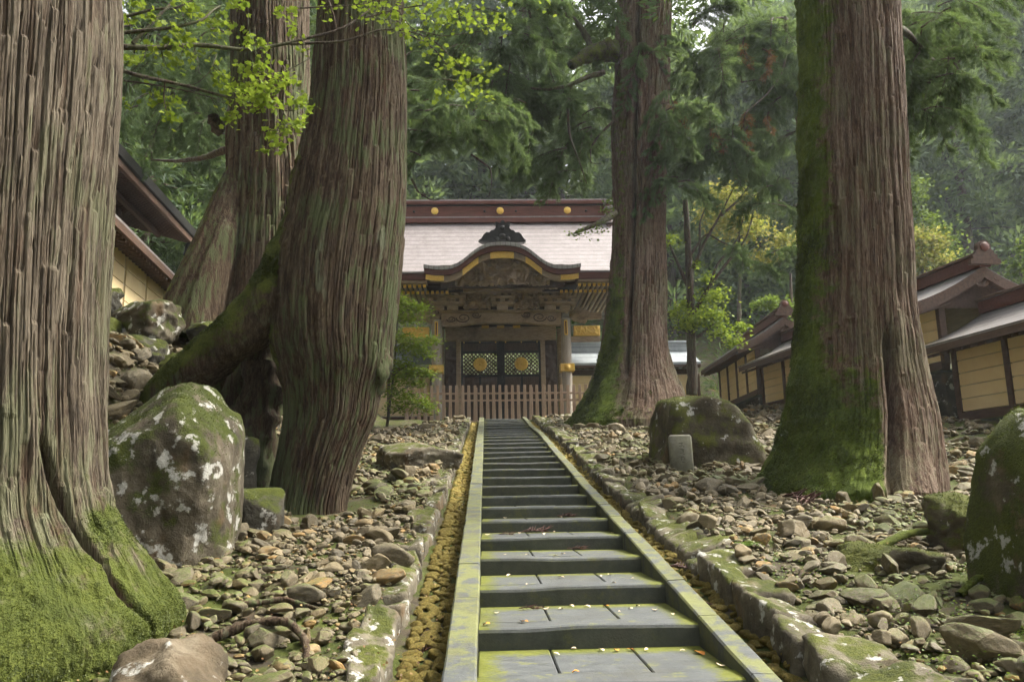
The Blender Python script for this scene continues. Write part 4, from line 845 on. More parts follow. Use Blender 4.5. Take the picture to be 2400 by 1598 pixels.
# ------------------------------------------------------------------ roofed corridors
BD = {}
def corridor(nm, label, y0, y1, xe, k, ze, zr, zb, zt, s, gable=False, mat='roofC', bay=1.75, depth=3.9, far_gable=False, oh=.85):
    """xe: eave line x at y0, s=+1 wall faces -x (right side), -1 faces +x; ze eave z, zr ridge z, zb..zt panel heights"""
    sh = lambda V: V+np.stack([k*(V[:, 1]-y0), 0*V[:, 0], 0*V[:, 0]], 1)
    c = thing(nm, (xe+s*1.0, y0, zb-.6), label, 'corridor'); xw = xe+s*oh; g = lambda a: xe+s*a
    t = np.linspace(0, 1, 9); half = depth/2; xs = t*half; zz = ze+(zr-.25-ze)*(.62*t+.38*t*t)
    up = [(g(a), b) for a, b in zip(xs, zz)]+[(g(depth-a), b) for a, b in zip(xs[::-1][1:], zz[::-1][1:])]
    def sheet(name, off0, off1, ya, yb, m, inset=0.):
        P = up if inset == 0 else [(p[0], p[1]) for p in up]; n = len(P)
        V = np.array([[p[0], y, p[1]+o] for y in (ya, yb) for o in (off0, off1) for p in P]); i = np.arange(n-1)
        F = np.concatenate([np.stack([a*n+i, b*n+i, b*n+i+1, a*n+i+1], 1) for a, b in ((0, 2), (3, 1), (1, 0), (2, 3))]+[np.array([[0, n, 3*n, 2*n], [n-1, 3*n-1, 4*n-1, 2*n-1]])])
        return obj(name, mesh(name, sh(V), F, m, False), c)
    sheet('roof_slope', .0, -.06, y0-.35, y1+.25, M[mat]); sheet('eave_board', -.062, -.24, y0-.28, y1+.2, M['beam'])
    box('ridge', g(half)-.17, g(half)+.17, y0-.42, y1+.2, zr-.3, zr+.02, M['redw'], c, fn=sh); box('ridge_cap', g(half)-.23, g(half)+.23, y0-.46, y1+.2, zr+.022, zr+.10, M['beam'], c, fn=sh)
    nb = max(1, round((y1-y0)/bay)); ys = np.linspace(y0, y1, nb+1); nbd = 5; hb = (zt-zb)/nbd
    for y in ys: box('post', xw-.06, xw+.12*s, y-.07, y+.07, zb-.1, zt+.2, M['beam'], c, fn=sh)
    for a, b in zip(ys[:-1], ys[1:]):
        for q in range(nbd):
            box('panel_board', xw, xw+s*.06, a+.075, b-.075, zb+q*hb+.011, zb+(q+1)*hb-.011, M['yellow'], c, .003, fn=sh)
    box('panel_back', xw+s*.045, xw+s*.12, y0, y1, zb, zt+.2, M['joint'], c, fn=sh)
    box('sill', xw-s*.09, xw+s*.14, y0, y1, zb-.24, zb-.02, M['beam'], c, fn=sh); box('head_beam', xw-s*.07, xw+s*.14, y0, y1, zt, zt+.2, M['beam'], c, fn=sh)
    box('stone_base', xw-s*.16, xw+s*.3, y0, y1, zb-.32, zb-.242, M['slab'], c, fn=sh)
    box('foundation', xw-s*.05, xw+s*.5, y0, y1, zb-2.6, zb-.322, M['rockD'], c, fn=sh)
    key = (s,)
    if key not in BD: V, F = cbox(0 if s > 0 else -.95, .95 if s > 0 else 0, -.035, .035, -.04, .04, .006); V[:, 2] += np.abs(V[:, 0])*.28; BD[key] = mesh('rafter', V, F, M['beam'], False)
    for y in np.arange(y0-.2, y1+.2, .26): obj('rafter', BD[key], c, (g(.08)+k*(y-y0), y, ze-.28))
    for yy, gd in ((y0, gable), (y1, far_gable)):
        if not gd: continue
        xm = g(half)+k*(yy-y0); sgn = -1 if yy == y0 else 1
        P = [(x+k*(yy-y0), z-.25) for x, z in up]; poly = P+[(P[-1][0], zt+.05), (P[0][0]+s*.6, zt+.05)] if False else [(p[0], p[1]) for p in P[2:-2]]
        poly = [(x, z) for x, z in poly]+[(poly[-1][0], ze-.1), (poly[0][0], ze-.1)]
        poly_prism('gable_wall', poly, yy-.02, yy+.06, M['beam'], c)
        n = len(up); V = np.array([[p[0]+k*(yy-y0), y, p[1]+o] for y in (yy-.40, yy-.30) for o in (-.03, -.34) for p in up]); i = np.arange(n-1)
        F = np.concatenate([np.stack([a*n+i, b*n+i, b*n+i+1, a*n+i+1], 1) for a, b in ((1, 0), (2, 3), (0, 2), (3, 1))]); obj('bargeboard', mesh('bargeboard', V, F, M['beam'], False), c)
        relief('gable_pendant', xm-.75, xm+.75, zr-.95, zr-.42, yy-.30, .10, M['beam'], 71, lambda x, z: (z > zr-.86+.35*np.abs(x-xm)+.05*np.sin((x-xm)*11)) & (np.abs(x-xm) < (zr-.3-z)*1.0), 44, 26, 5.5, c)
        hp = [(.52, -.30), (.50, -.16), (.40, -.12), (.42, -.02), (.32, .02), (.28, .12), (.23, .16), (.22, .30), (.15, .41), (.07, .45)]
        on_ = poly_prism('ridge_end_tile', [(xm+x*.8, zr+z*.85) for x, z in hp]+[(xm-x*.8, zr+z*.85) for x, z in hp[::-1]], yy-.54, yy-.40, M['beam'], c)
        V, F = disc((xm, yy-.54, zr+.20), .12, .04, 20); obj('tile_disc', mesh('tile_disc', V, F, M['redw'], True), on_)
    return c
corridor('roofed_corridor', 'nearest roofed corridor section with ochre panels at the right edge', 9.5, 20.0, 10.6+.116*10.7, -.116, 4.52, 5.72, 2.82, 4.45, 1)
corridor('roofed_corridor', 'middle roofed corridor section with a carved gable behind the massive right trunk', 20.35, 30.7, 10.56, -.116, 5.72, 6.95, 4.22, 5.65, 1, True)
corridor('roofed_corridor', 'far roofed corridor section with a small gable right of the stair-head cedar', 31.1, 37.4, 9.32, .055, 6.55, 7.95, 4.85, 6.5, 1, True)
corridor('roofed_corridor', 'roofed corridor with ochre panels seen high on the bank between the left trunks', 9.0, 33.0, -8.6+.118*7.5, -.118, 7.05, 8.35, 5.0, 6.98, -1, oh=.6)
# cross corridor behind the gate
def cross(label, xa, xb):
    c = thing('cross_corridor', ((xa+xb)/2, 39.5, ZTOP), label, 'corridor'); ys = np.array([38.3, 38.8, 39.4, 39.9]); zs = np.array([7.10, 7.28, 7.62, 7.98])
    V = np.array([[x, y, z+o] for o in (0, -.12) for y, z in list(zip(ys, zs))+[(41.5, 7.1)] for x in (xa, xb)]); n = 10; i = np.arange(4)*2
    F = np.concatenate([np.stack([i, i+1, i+3, i+2], 1), np.stack([n+i, n+i+2, n+i+3, n+i+1], 1), np.array([[0, n, n+1, 1]]), np.stack([i, i+2, n+i+2, n+i], 1), np.stack([i+1, n+i+1, n+i+3, i+3], 1)])
    obj('roof_slope', mesh('roof_slope', V, F, M['roofG'], False), c)
    box('ridge', xa, xb, 39.75, 40.15, 7.9, 8.28, M['roofG'], c); box('ridge_cap', xa, xb, 39.7, 40.2, 8.285, 8.4, M['roofG'], c)
    box('eave_board', xa, xb, 38.36, 38.6, 6.86, 7.0, M['beam'], c); box('head_beam', xa, xb, 39.0, 39.2, 6.6, 6.86, M['beam'], c)
    nb = max(1, round((xb-xa)/1.8)); xs = np.linspace(xa, xb, nb+1)
    for x in xs: box('post', x-.07, x+.07, 38.95, 39.15, ZTOP, 6.6, M['beam'], c)
    for a, b in zip(xs[:-1], xs[1:]):
        for q in range(5): box('panel_board', a+.075, b-.075, 39.02, 39.08, 4.7+q*.375, 4.7+(q+1)*.375-.014, M['yellow'], c, .003)
    box('panel_back', xa, xb, 39.07, 39.14, 4.65, 6.6, M['joint'], c); box('sill', xa, xb, 38.9, 39.2, 4.4, 4.65, M['beam'], c); box('foundation', xa, xb, 38.95, 39.4, ZTOP-.6, 4.4, M['rockD'], c)
    V, F = cbox(-.035, .035, 0, .8, -.04, .04, .006); V[:, 2] += V[:, 1]*.25; rm = mesh('rafter', V, F, M['beam'], False)
    for x in np.arange(xa+.1, xb, .26): obj('rafter', rm, c, (x, 38.4, 6.82))
cross('grey-roofed cross corridor joining the right side of the gate', 3.5, 9.9); cross('grey-roofed cross corridor joining the left side of the gate behind the maple', -9.6, -3.35)
# large hall roof above the left corridor, with its hanging bell
hall = thing('hall_roof', (-13, 20, 6), 'deep dark eaves of a hall rising above the left corridor', 'hall')
kx = -.076; hx = lambda y: -10.67+kx*(y-20.8)
def hs_(V): return V+np.stack([kx*(V[:, 1]-20.8), 0*V[:, 0], 0*V[:, 0]], 1)
box('eave_board', -10.80, -10.67, 7, 28.2, 10.0, 10.22, M['beam'], hall, fn=hs_); box('roof_edge', -10.95, -10.60, 6.9, 28.35, 10.23, 10.55, M['black'], hall, fn=hs_)
V = np.array([[-10.7, 7, 10.3], [-10.7, 28.3, 10.3], [-17, 28.3, 15.5], [-17, 7, 15.5]]); obj('roof_slope', mesh('roof_slope', hs_(V), np.array([[0, 3, 2, 1]]), M['roofC'], False), hall)
box('soffit', -14.0, -10.8, 7, 28.0, 10.42, 10.48, M['wooddark'], hall, fn=lambda V: hs_(V)+np.stack([0*V[:, 0], 0*V[:, 0], -.30*(V[:, 0]+10.7)], 1))
V, F = cbox(-3.0, 0, -.05, .05, -.06, .06, .008); V[:, 2] += -V[:, 0]*.30; hr = mesh('rafter', V, F, M['beam'], False)
for y in np.arange(8, 28.2, .21): obj('rafter', hr, hall, (hx(y)-.1, y, 10.10))
for y in np.arange(8, 27.0, .21): obj('rafter', hr, hall, (hx(y)-.95, y, 10.12))
box('eave_purlin', -11.7, -11.55, 7, 27.2, 9.98, 10.14, M['beam'], hall, fn=hs_)
V, F = cbox(-.05, .05, -3.0, 0, -.06, .06, .008); hr2 = mesh('rafter', V, F, M['beam'], hall and False)
box('wall', -14.2, -13.6, 7, 26.0, 5, 11.3, M['beam'], hall, fn=hs_)
for q in range(6): box('bracket', -13.6, -12.2, 9+q*3.2, 9.3+q*3.2, 9.6, 10.3, M['beam'], hall, fn=hs_)
bc = atY(443, 590, 28.0); th = np.linspace(0, 1, 12); pr = np.array([(.03, .34), (.09, .33), (.14, .26), (.155, .1), (.17, -.02), (.21, -.12)])
n = 20; an = np.arange(n)/n*2*np.pi; V = np.concatenate([np.stack([bc[0]+np.cos(an)*r_, bc[1]+np.sin(an)*r_, np.full(n, bc[2]+z)], 1) for r_, z in pr]); j = np.arange(n); F = np.concatenate([np.stack([a*n+j, a*n+(j+1) % n, (a+1)*n+(j+1) % n, (a+1)*n+j], 1) for a in range(5)])
bell = thing('wind_bell', tuple(bc), 'small dark wind bell hanging from the eave corner of the left hall', 'bell'); obj('bell_body', mesh('bell_body', V, F, M['black']), bell)
V, F = tube(np.array([[bc[0], bc[1], bc[2]+.3], [bc[0], bc[1], bc[2]+.75]]), .012, 6); obj('chain', mesh('chain', V, F, M['black']), bell)
# ------------------------------------------------------------------ foliage
def puff(c, rad, n, L, W, r, up=.35, droop=.1):
    """a rounded clump of needle sprays: blades spring outward from a shell"""
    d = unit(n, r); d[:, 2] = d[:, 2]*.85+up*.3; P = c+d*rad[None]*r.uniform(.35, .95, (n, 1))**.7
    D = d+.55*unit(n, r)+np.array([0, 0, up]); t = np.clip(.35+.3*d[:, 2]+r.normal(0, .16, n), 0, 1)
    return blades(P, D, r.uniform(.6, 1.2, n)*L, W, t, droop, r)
def crown(seed, H, z0, Rm, nb, npf, nbl, L, W, puffr, shape=.75, droop=.12):
    r = np.random.default_rng(seed); Vs, Fs, Ts, n = [], [], [], 0; lim = []
    for k in range(nb):
        t = (k+r.random())/nb; z = z0+(H-z0)*t; ln = Rm*(1-t)**shape*r.uniform(.6, 1.1)+.4; a = k*2.39996+r.normal(0, .4)
        e = np.array([math.cos(a)*ln, math.sin(a)*ln, z-ln*r.uniform(.05, .3)]); b0 = np.array([0, 0, z])
        lim.append((b0, e))
        for q in range(npf):
            u = .35+.65*(q+r.random()*.7)/npf; c = b0+(e-b0)*u+r.normal(0, .28, 3)*puffr; rad = puffr*r.uniform(.55, 1.1)*np.array([1, 1, .62])
            V, F, T_2 = puff(c, rad, nbl, L, W, r, droop=droop); T_2 = np.clip(T_2+r.normal(0, .1), 0, 1); Vs.append(V); Fs.append(F+n); Ts.append(T_2); n += len(V)
    return np.concatenate(Vs), np.concatenate(Fs), np.concatenate(Ts), lim
CR = []
for sd_, H, z0, Rm, nb, npf, nbl, L, W, pr in ((1, 26, 6, 4.2, 54, 5, 66, .55, .105, 1.1), (2, 30, 9, 4.6, 60, 5, 66, .56, .11, 1.15), (3, 24, 4, 4.4, 54, 5, 66, .55, .105, 1.15), (4, 28, 12, 3.8, 46, 5, 66, .55, .105, 1.1), (5, 21, 1, 4.4, 58, 5, 66, .55, .11, 1.2),
        (6, 27, 5, 4.8, 44, 4, 40, .85, .24, 1.5), (7, 30, 8, 5.0, 46, 4, 40, .85, .24, 1.6), (8, 22, 1, 5.0, 44, 4, 40, .8, .24, 1.6)):
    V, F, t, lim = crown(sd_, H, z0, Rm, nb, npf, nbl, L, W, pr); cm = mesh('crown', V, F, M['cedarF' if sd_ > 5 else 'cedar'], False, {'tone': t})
    parts = [tube(np.array([[0, 0, -2], [0, 0, H*.3], [.1, 0, H*.65], [0, .1, H*.97]]), np.array([.48, .36, .22, .05]), 10)]
    for b0, e in lim[::2]: parts.append(tube(np.array([b0, (b0+e)/2+np.array([0, 0, .25]), e]), np.array([.07, .045, .015]), 5))
    Vt, Ft = merge(parts); tm = mesh('trunk', Vt, Ft, M['barkT'], True, {'moss': np.full(len(Vt), -.5), 'strip': np.full(len(Vt), .5)}); CR.append((cm, tm, H))
def cedar(x, y, v, label, group, s=1., zoff=0.):
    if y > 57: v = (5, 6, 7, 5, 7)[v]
    z = T1(x, y)+zoff; t = thing('cedar_tree', (x, y, z), label, 'tree', group); a = RD.random()*6.28
    obj('crown', CR[v][0], t, (x, y, z), (jit(.03), jit(.03), a), s); obj('trunk', CR[v][1], t, (x, y, z), (0, 0, a), s); return t
FR = random.Random(19)
for y, xs, sp in ((46, (-17, 13), 4.4), (53, (-24, 17), 4.8), (61, (-32, 22), 5.2), (71, (-40, 30), 6.0), (83, (-46, 34), 7.5)):
    x = xs[0]
    while x < xs[1]:
        xx, yy = x+FR.uniform(-1.3, 1.3), y+FR.uniform(-2.5, 2.5)
        side = 'behind the gate roof' if abs(xx) < 13 else ('above the left hall roof' if xx < 0 else 'above the right corridor')
        if not (abs(xx) < 7 and yy < 66) and not (0 < xx < 24 and yy < 58):
            cedar(xx, yy, FR.randrange(4), ('tall green cedar in the dense wood '+side) if y < 65 else ('pale hazy cedar high on the wooded slope '+side), 'forest cedars '+side, FR.uniform(.8, 1.12))
        x += sp*FR.uniform(.75, 1.25)
for x, y, v, s in ((27, 62, 3, 1.), (34, 66, 0, 1.), (42, 68, 2, 1.05), (50, 66, 1, 1.), (30, 76, 1, 1.05), (38, 80, 2, 1.1), (46, 82, 0, 1.1), (56, 80, 3, 1.2), (34, 92, 2, 1.1), (44, 96, 1, 1.2), (54, 95, 0, 1.2), (64, 92, 2, 1.2), (40, 108, 0, 1.2), (52, 110, 2, 1.25), (64, 110, 1, 1.25), (74, 104, 3, 1.3), (24, 70, 0, 1.), (60, 70, 2, 1.1), (70, 84, 1, 1.2), (26, 52, 4, .9), (14, 62, 0, 1.), (25, 60, 4, 1.1), (31, 60, 4, 1.1), (38, 60, 4, 1.), (46, 61, 4, 1.1), (22, 63, 2, 1.), (54, 60, 4, 1.1), (29, 68, 2, 1.1), (38, 72, 4, 1.2), (47, 74, 2, 1.2), (56, 73, 4, 1.2), (64, 78, 0, 1.2), (33, 84, 4, 1.2), (42, 88, 2, 1.25), (51, 88, 4, 1.3), (60, 86, 2, 1.3), (70, 94, 4, 1.3), (48, 102, 2, 1.3), (58, 102, 4, 1.3), (36, 100, 2, 1.3), (80, 96, 2, 1.3), (68, 64, 4, 1.1), (45, 118, 2, 1.3), (58, 120, 2, 1.3), (72, 116, 2, 1.3)):
    cedar(x, y, v, 'hazy blue-green cedar on the slope behind the right corridor', 'cedars behind the right corridor', s)
for x, y, v in ((-6, 68, 1), (-1.5, 70, 0), (3.5, 69, 1)): cedar(x, y, v, 'very tall cedar rising straight behind the gate ridge', 'tall cedars behind the gate ridge', 1.35)
for x, y, v, s in ((-19, 30, 2, .9), (-17, 37, 0, 1.), (-23, 36, 3, 1.), (-13.5, 41, 1, .9), (-20, 24, 1, 1.), (-26, 29, 2, 1.)):
    cedar(x, y, v, 'cedar of the dark wood behind the left hall', 'cedars behind the left hall', s)
ur = np.random.default_rng(31); Vs, Fs, Ts, nn_ = [], [], [], 0
for k in range(900):
    y = ur.uniform(43, 105); x = ur.uniform(-14-y*.35, 8+y*.75); z = T1(x, y); V, F, t = puff(np.array([x, y, z+.6]), np.array([1.6, 1.6, 1.0])*ur.uniform(.6, 1.3), 44, .6, .13, ur); Vs.append(V); Fs.append(F+nn_); Ts.append(t); nn_ += len(V)
tag(obj('undergrowth', mesh('undergrowth', np.concatenate(Vs), np.concatenate(Fs), M['cedar'], False, {'tone': np.concatenate(Ts)}), kind='stuff'), 'low leafy undergrowth covering the wooded slope', 'undergrowth', kind='stuff')
# wood around and behind the viewer closes off the low sky, as in the real grove
for x, y, v, s in ((-13, -6, 1, 1.), (10, -8, 1, 1.), (-17, 1, 0, 1.), (-18, 9, 3, 1.), (-10, -19, 2, 1.1), (0, -22, 1, 1.2), (9, -19, 0, 1.2), (20, -12, 2, 1.2), (-20, -12, 1, 1.2)):
    cedar(x, y, v, 'cedar of the grove outside the picture, around the foot of the stairs', 'cedars around the foot of the stairs', s)
# crowns and limbs of the five great trees start above the frame
for tr, inf, Y0, v in ((L1, i1, 5.55, 3), (L2, i2, 10.9, 3), (L3, i3, 15.2, 3), (R1, r1, 26.6, 1), (R2, r2, 11.9, 3)):
    xx = float(inf[1][-1]); zt = float(inf[0][-1])
    if v == 3: obj('crown', CR[0][0], tr, (xx, Y0, zt-17), (0, 0, jit(3)), (.72, .72, .72))
    else: obj('crown', CR[1][0], tr, (xx, Y0, zt-24.5), (0, 0, jit(3)), (.9, .9, .9))
# near boughs with drooping needle sprays
def bough(seed, Ln, ntw, nbl, L, W, droopy, dead=False):
    r = np.random.default_rng(seed); t = np.linspace(0, 1, 12); P = np.stack([t*Ln, .12*np.sin(t*4+seed), .25*Ln*t*(1-t)*2-droopy*Ln*t**2], 1)
    wood = [tube(P, .03*(1-t)+.006, 6)]; Vs, Fs, Ts, n = [], [], [], 0
    for k in range(ntw):
        u = .12+.88*(k+r.random())/ntw; b = np.array([np.interp(u, t, P[:, j]) for j in range(3)]); a = r.choice([-1, 1])*r.uniform(.3, 1.35); ln = Ln*r.uniform(.16, .34)*(1.15-.5*u)
        d = np.array([math.cos(a), math.sin(a), r.uniform(-.9, .1)]); s = np.linspace(0, 1, 6)[:, None]; Q = b+d*ln*s+np.array([0, 0, -1])*ln*.45*s**2+np.array([0, 0, 1])*ln*.25*s**3
        wood.append(tube(Q, np.linspace(.010, .003, 6), 4)); m = nbl; w = r.random(m)**.75; B = np.stack([np.interp(w, s[:, 0], Q[:, j]) for j in range(3)], 1)+r.normal(0, .035, (m, 3))
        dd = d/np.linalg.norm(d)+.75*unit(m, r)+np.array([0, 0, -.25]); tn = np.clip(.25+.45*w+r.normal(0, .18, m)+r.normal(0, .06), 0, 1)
        V, F, T_2 = blades(B, dd, r.uniform(.6, 1.25, m)*L, W, tn, .12, r); Vs.append(V); Fs.append(F+n); Ts.append(T_2); n += len(V)
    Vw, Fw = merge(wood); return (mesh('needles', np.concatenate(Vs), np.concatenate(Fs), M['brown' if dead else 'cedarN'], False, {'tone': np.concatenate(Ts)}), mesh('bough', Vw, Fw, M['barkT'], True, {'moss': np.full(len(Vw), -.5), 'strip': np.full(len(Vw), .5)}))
BG = [bough(70+k, 2.6, 34, 120, .20, .018, d) for k, d in enumerate((.30, .5, .75, .2))]
DEAD = bough(90, .9, 10, 60, .18, .014, .9, True)
def add_bough(tree, p, az, v, s=1., tilt=0., roll=0.):
    b = obj('bough', BG[v][1], tree, p, (roll, tilt, az), s); n = bpy.data.objects.new('needles', BG[v][0]); COL.objects.link(n); n.parent = b; return b
def add_dead(tree, p, s=1.):
    b = obj('dead_spray', DEAD[1], tree, p, (jit(.4), 1.0, RD.random()*6.28), s); n = bpy.data.objects.new('needles', DEAD[0]); COL.objects.link(n); n.parent = b
BR = random.Random(5)
def cluster(tree, pts, Y, n, s0, s1, az=None, spread=18):
    """boughs springing near photo points, at depth about Y"""
    for k in range(n):
        px, py = BR.choice(pts); p = atY(px+BR.uniform(-spread, spread), py+BR.uniform(-spread, spread), Y+BR.uniform(-1.6, 1.6))
        a = BR.uniform(0, 6.28) if az is None else az+BR.uniform(-1.0, 1.0); add_bough(tree, tuple(p), a, BR.randrange(4), BR.uniform(s0, s1), BR.uniform(-.15, .45), BR.uniform(-.3, .3))
def limb(tree, pts, r0, r1, mat='barkT', mossy=-.4, noise=.3, n=26):
    P = spline(np.array([atY(*p) for p in pts]), n); V, F = tube(P, np.linspace(r0, r1, n), 9, noise=noise); obj('limb', mesh('limb', V, F, M[mat], True, {'moss': np.full(len(V), mossy), 'strip': np.full(len(V), .5)}), tree); return P
# R1 right side: heavy drooping mass
cluster(R1, [(1500, 110), (1540, 150), (1580, 200), (1630, 190), (1560, 260), (1610, 290), (1660, 270), (1500, 230), (1520, 280)], 25.0, 26, .38, .65)
cluster(R1, [(1600, 350), (1640, 390), (1590, 430), (1680, 340), (1720, 300), (1570, 470)], 26.0, 24, .42, .72)
cluster(R1, [(1620, 60), (1700, 40), (1760, 90), (1820, 60), (1800, 150), (1840, 220), (1740, 180), (1850, 320), (1790, 260), (1700, 120)], 28.0, 38, .7, 1.15)
cluster(R1, [(1780, 400), (1830, 430), (1850, 500), (1800, 470), (1760, 540), (1730, 600), (1790, 590), (1740, 360), (1830, 370), (1850, 600)], 27.0, 15, .45, .7)
for px, py in ((1745, 260), (1748, 300), (1805, 265), (1580, 225), (1680, 285), (1750, 90), (1790, 110)): add_dead(R1, tuple(atY(px, py, 25.5)), RD.uniform(.7, 1.2))
# R1 left side: mossy stub limb with bare hanging branches
limb(R1, [(1440, 118, 26.2), (1405, 122, 26.), (1370, 132, 25.8), (1338, 156, 25.6)], .42, .16, mossy=.5)
limb(R1, [(1388, 122, 25.9), (1375, 85, 25.9), (1350, 50, 25.8), (1325, 30, 25.7), (1265, 33, 25.6)], .13, .05)
limb(R1, [(1325, 30, 25.7), (1320, 12, 25.7), (1315, -10, 25.7)], .06, .03)
limb(R1, [(1415, 170, 25.8), (1380, 180, 25.6), (1335, 200, 25.4), (1280, 212, 25.2), (1235, 205, 25.)], .10, .03)
limb(R1, [(1340, 205, 25.4), (1330, 260, 25.3), (1335, 320, 25.2), (1355, 370, 25.1), (1375, 430, 25.)], .06, .015)
limb(R1, [(1438, 285, 26), (1405, 315, 25.8), (1385, 345, 25.6), (1383, 385, 25.5), (1410, 383, 25.5)], .05, .015)
cluster(R1, [(1300, 60), (1350, 20), (1400, 60), (1280, 130), (1330, 230), (1290, 280), (1370, 270), (1320, 340), (1390, 300), (1260, 200), (1350, 400)], 27.5, 26, .6, 1.0)
# L2 / left of the gate: dark boughs
cluster(L2, [(990, 210), (1010, 260), (1040, 230), (1080, 200), (1060, 290), (980, 300), (985, 350), (1110, 250), (1130, 280), (1070, 310), (965, 260)], 20.0, 30, .4, .68)
cluster(L2, [(1000, 120), (1060, 90), (1120, 110), (1180, 80), (1200, 160), (1150, 200), (1230, 40), (1090, 30), (1220, 250)], 24.0, 30, .6, 1.0)
limb(L2, [(1018, 200, 20.), (1025, 240, 20.), (1050, 275, 20.), (1090, 285, 20.)], .04, .01)
limb(L2, [(965, 420, 20.), (980, 450, 20.), (1010, 470, 20.), (1030, 468, 20.)], .035, .01)
limb(L2, [(1105, 362, 20.), (1150, 395, 20.), (1153, 430, 20.), (1145, 465, 20.)], .03, .008)
# left gap
cluster(L3, [(340, 240), (380, 230), (430, 250), (480, 270), (500, 320)], 22.0, 10, .45, .7)
cluster(L3, [(320, 60), (400, 100), (480, 60), (500, 150), (330, 200), (420, 220), (470, 240)], 26.0, 20, .7, 1.1)
limb(L3, [(535, 350, 16.), (480, 370, 17.), (420, 378, 18.), (355, 375, 19.)], .08, .02)
limb(L3, [(520, 300, 15.6), (505, 285, 15.4), (500, 270, 15.3)], .2, .1, mossy=.2)
# R2 right side: dark overhanging boughs
cluster(R2, [(2130, 30), (2170, 60), (2210, 30), (2250, 20), (2200, 110), (2160, 130), (2230, 150), (2190, 190), (2140, 200), (2170, 240), (2120, 90)], 14.5, 40, .38, .62)
limb(R2, [(2100, 60, 12.6), (2140, 90, 13.5), (2180, 140, 14.2), (2230, 165, 14.6), (2270, 120, 14.8)], .07, .015); limb(R2, [(2185, 145, 14.2), (2180, 190, 14.4), (2165, 240, 14.5)], .03, .01)
limb(R2, [(1840, 40, 26), (1845, 110, 26), (1835, 170, 26), (1800, 220, 25.8), (1740, 270, 25.6)], .06, .015)
# ------------------------------------------------------------------ broad-leaf trees
LEAF = np.array([(0, 0), (.42, .10), (.36, .38), (.56, .62), (.24, .70), (0, 1.05), (-.24, .70), (-.56, .62), (-.36, .38), (-.42, .10)])
def leaves(P, size, r, tilt=.6, tone=None, flat=None):
    """joined star leaves"""
    n = len(P); m = len(LEAF); a = r.uniform(0, 6.28, n); rx, ry = r.normal(0, tilt, n), r.normal(0, tilt, n); s = size*r.uniform(.65, 1.2, n)
    x = LEAF[None, :, 0]*s[:, None]; y = LEAF[None, :, 1]*s[:, None]; z = -.25*np.abs(x)
    y, z = y*np.cos(rx)[:, None]-z*np.sin(rx)[:, None], y*np.sin(rx)[:, None]+z*np.cos(rx)[:, None]
    x, z = x*np.cos(ry)[:, None]+z*np.sin(ry)[:, None], -x*np.sin(ry)[:, None]+z*np.cos(ry)[:, None]
    x, y = x*np.cos(a)[:, None]-y*np.sin(a)[:, None], x*np.sin(a)[:, None]+y*np.cos(a)[:, None]
    V = np.stack([x, y, z], -1)+P[:, None]; f = np.array([[0, 1, 2, 9], [2, 3, 4, 4], [2, 4, 6, 8], [4, 5, 6, 6], [6, 7, 8, 8], [2, 8, 9, 9]])
    f4 = np.array([[9, 0, 1, 2], [2, 4, 6, 8]]); f3 = np.array([[2, 3, 4], [4, 5, 6], [6, 7, 8], [8, 9, 2]]); o = np.arange(n)[:, None, None]*m
    return V.reshape(-1, 3), [(f4[None]+o).reshape(-1, 4), (f3[None]+o).reshape(-1, 3)], np.repeat(r.random(n) if tone is None else tone, m)
maple = thing('maple_tree', (-5.7, 7.0, T1(-5.7, 7.0)), 'maple branches with bright yellow-green leaves hanging across the top left', 'tree')
def mp(zx, zy, Y): return atY(zx*.3444, zy*.3444, Y*1.42)
tw = []
def mbranch(pts, r0, r1, Y0, Y1, z2=True, par=None, sub=True):
    n = len(pts); P = spline(np.array([(mp(x, y, Y0+(Y1-Y0)*k/(n-1)) if z2 else atY(x, y, Y0+(Y1-Y0)*k/(n-1))) for k, (x, y) in enumerate(pts)]), 30)
    P += .010*np.stack([vn(P*4, k) for k in range(3)], 1); V, F = tube(P, np.linspace(r0, r1, 30)*1.42, 7, noise=.15)
    o = obj('branch', mesh('branch', V, F, M['barkT'], True, {'moss': np.full(len(V), -.3), 'strip': np.full(len(V), .5)}), maple); tw.append((o, P)); return o, P
br = []
br.append(mbranch([(560, 330), (850, 310), (1080, 350), (1310, 290), (1500, 320), (1670, 355), (1980, 290), (2323, 210), (2480, 100), (2560, 20)], .020, .005, 4.3, 5.2))
br.append(mbranch([(1980, 300), (2323, 300), (2560, 200), (2700, 190), (2900, 240), (3050, 360), (3200, 520)], .010, .003, 4.9, 5.2))
br.append(mbranch([(560, 420), (840, 480), (960, 525), (1140, 555), (1420, 625), (1810, 720), (1960, 760)], .015, .004, 4.3, 4.7))
br.append(mbranch([(620, 250), (850, 225), (1180, 190), (1390, 130), (1440, 70), (1500, 40)], .014, .005, 4.2, 4.6))
br.append(mbranch([(900, 300), (1000, 190), (1150, 40), (1200, -40)], .012, .006, 4.35, 4.5))
br.append(mbranch([(860, 110), (1050, 70), (1180, 60), (1310, 0)], .010, .005, 4.4, 4.5))
br.append(mbranch([(1810, 715), (1850, 550), (1980, 470), (2110, 400)], .006, .002, 4.65, 4.7)); br.append(mbranch([(1850, 550), (1750, 380), (1700, 220), (1690, 100)], .005, .002, 4.66, 4.7))
br.append(mbranch([(1120, 560), (1110, 660), (1130, 760), (1170, 800)], .005, .002, 4.5, 4.5)); br.append(mbranch([(840, 550), (1000, 570), (1220, 610), (1430, 660)], .006, .003, 4.4, 4.6))
br.append(mbranch([(1480, 370), (1440, 480), (1330, 580), (1190, 580)], .004, .002, 4.6, 4.5)); br.append(mbranch([(950, 290), (1010, 220), (980, 400), (900, 480)], .004, .002, 4.4, 4.4))
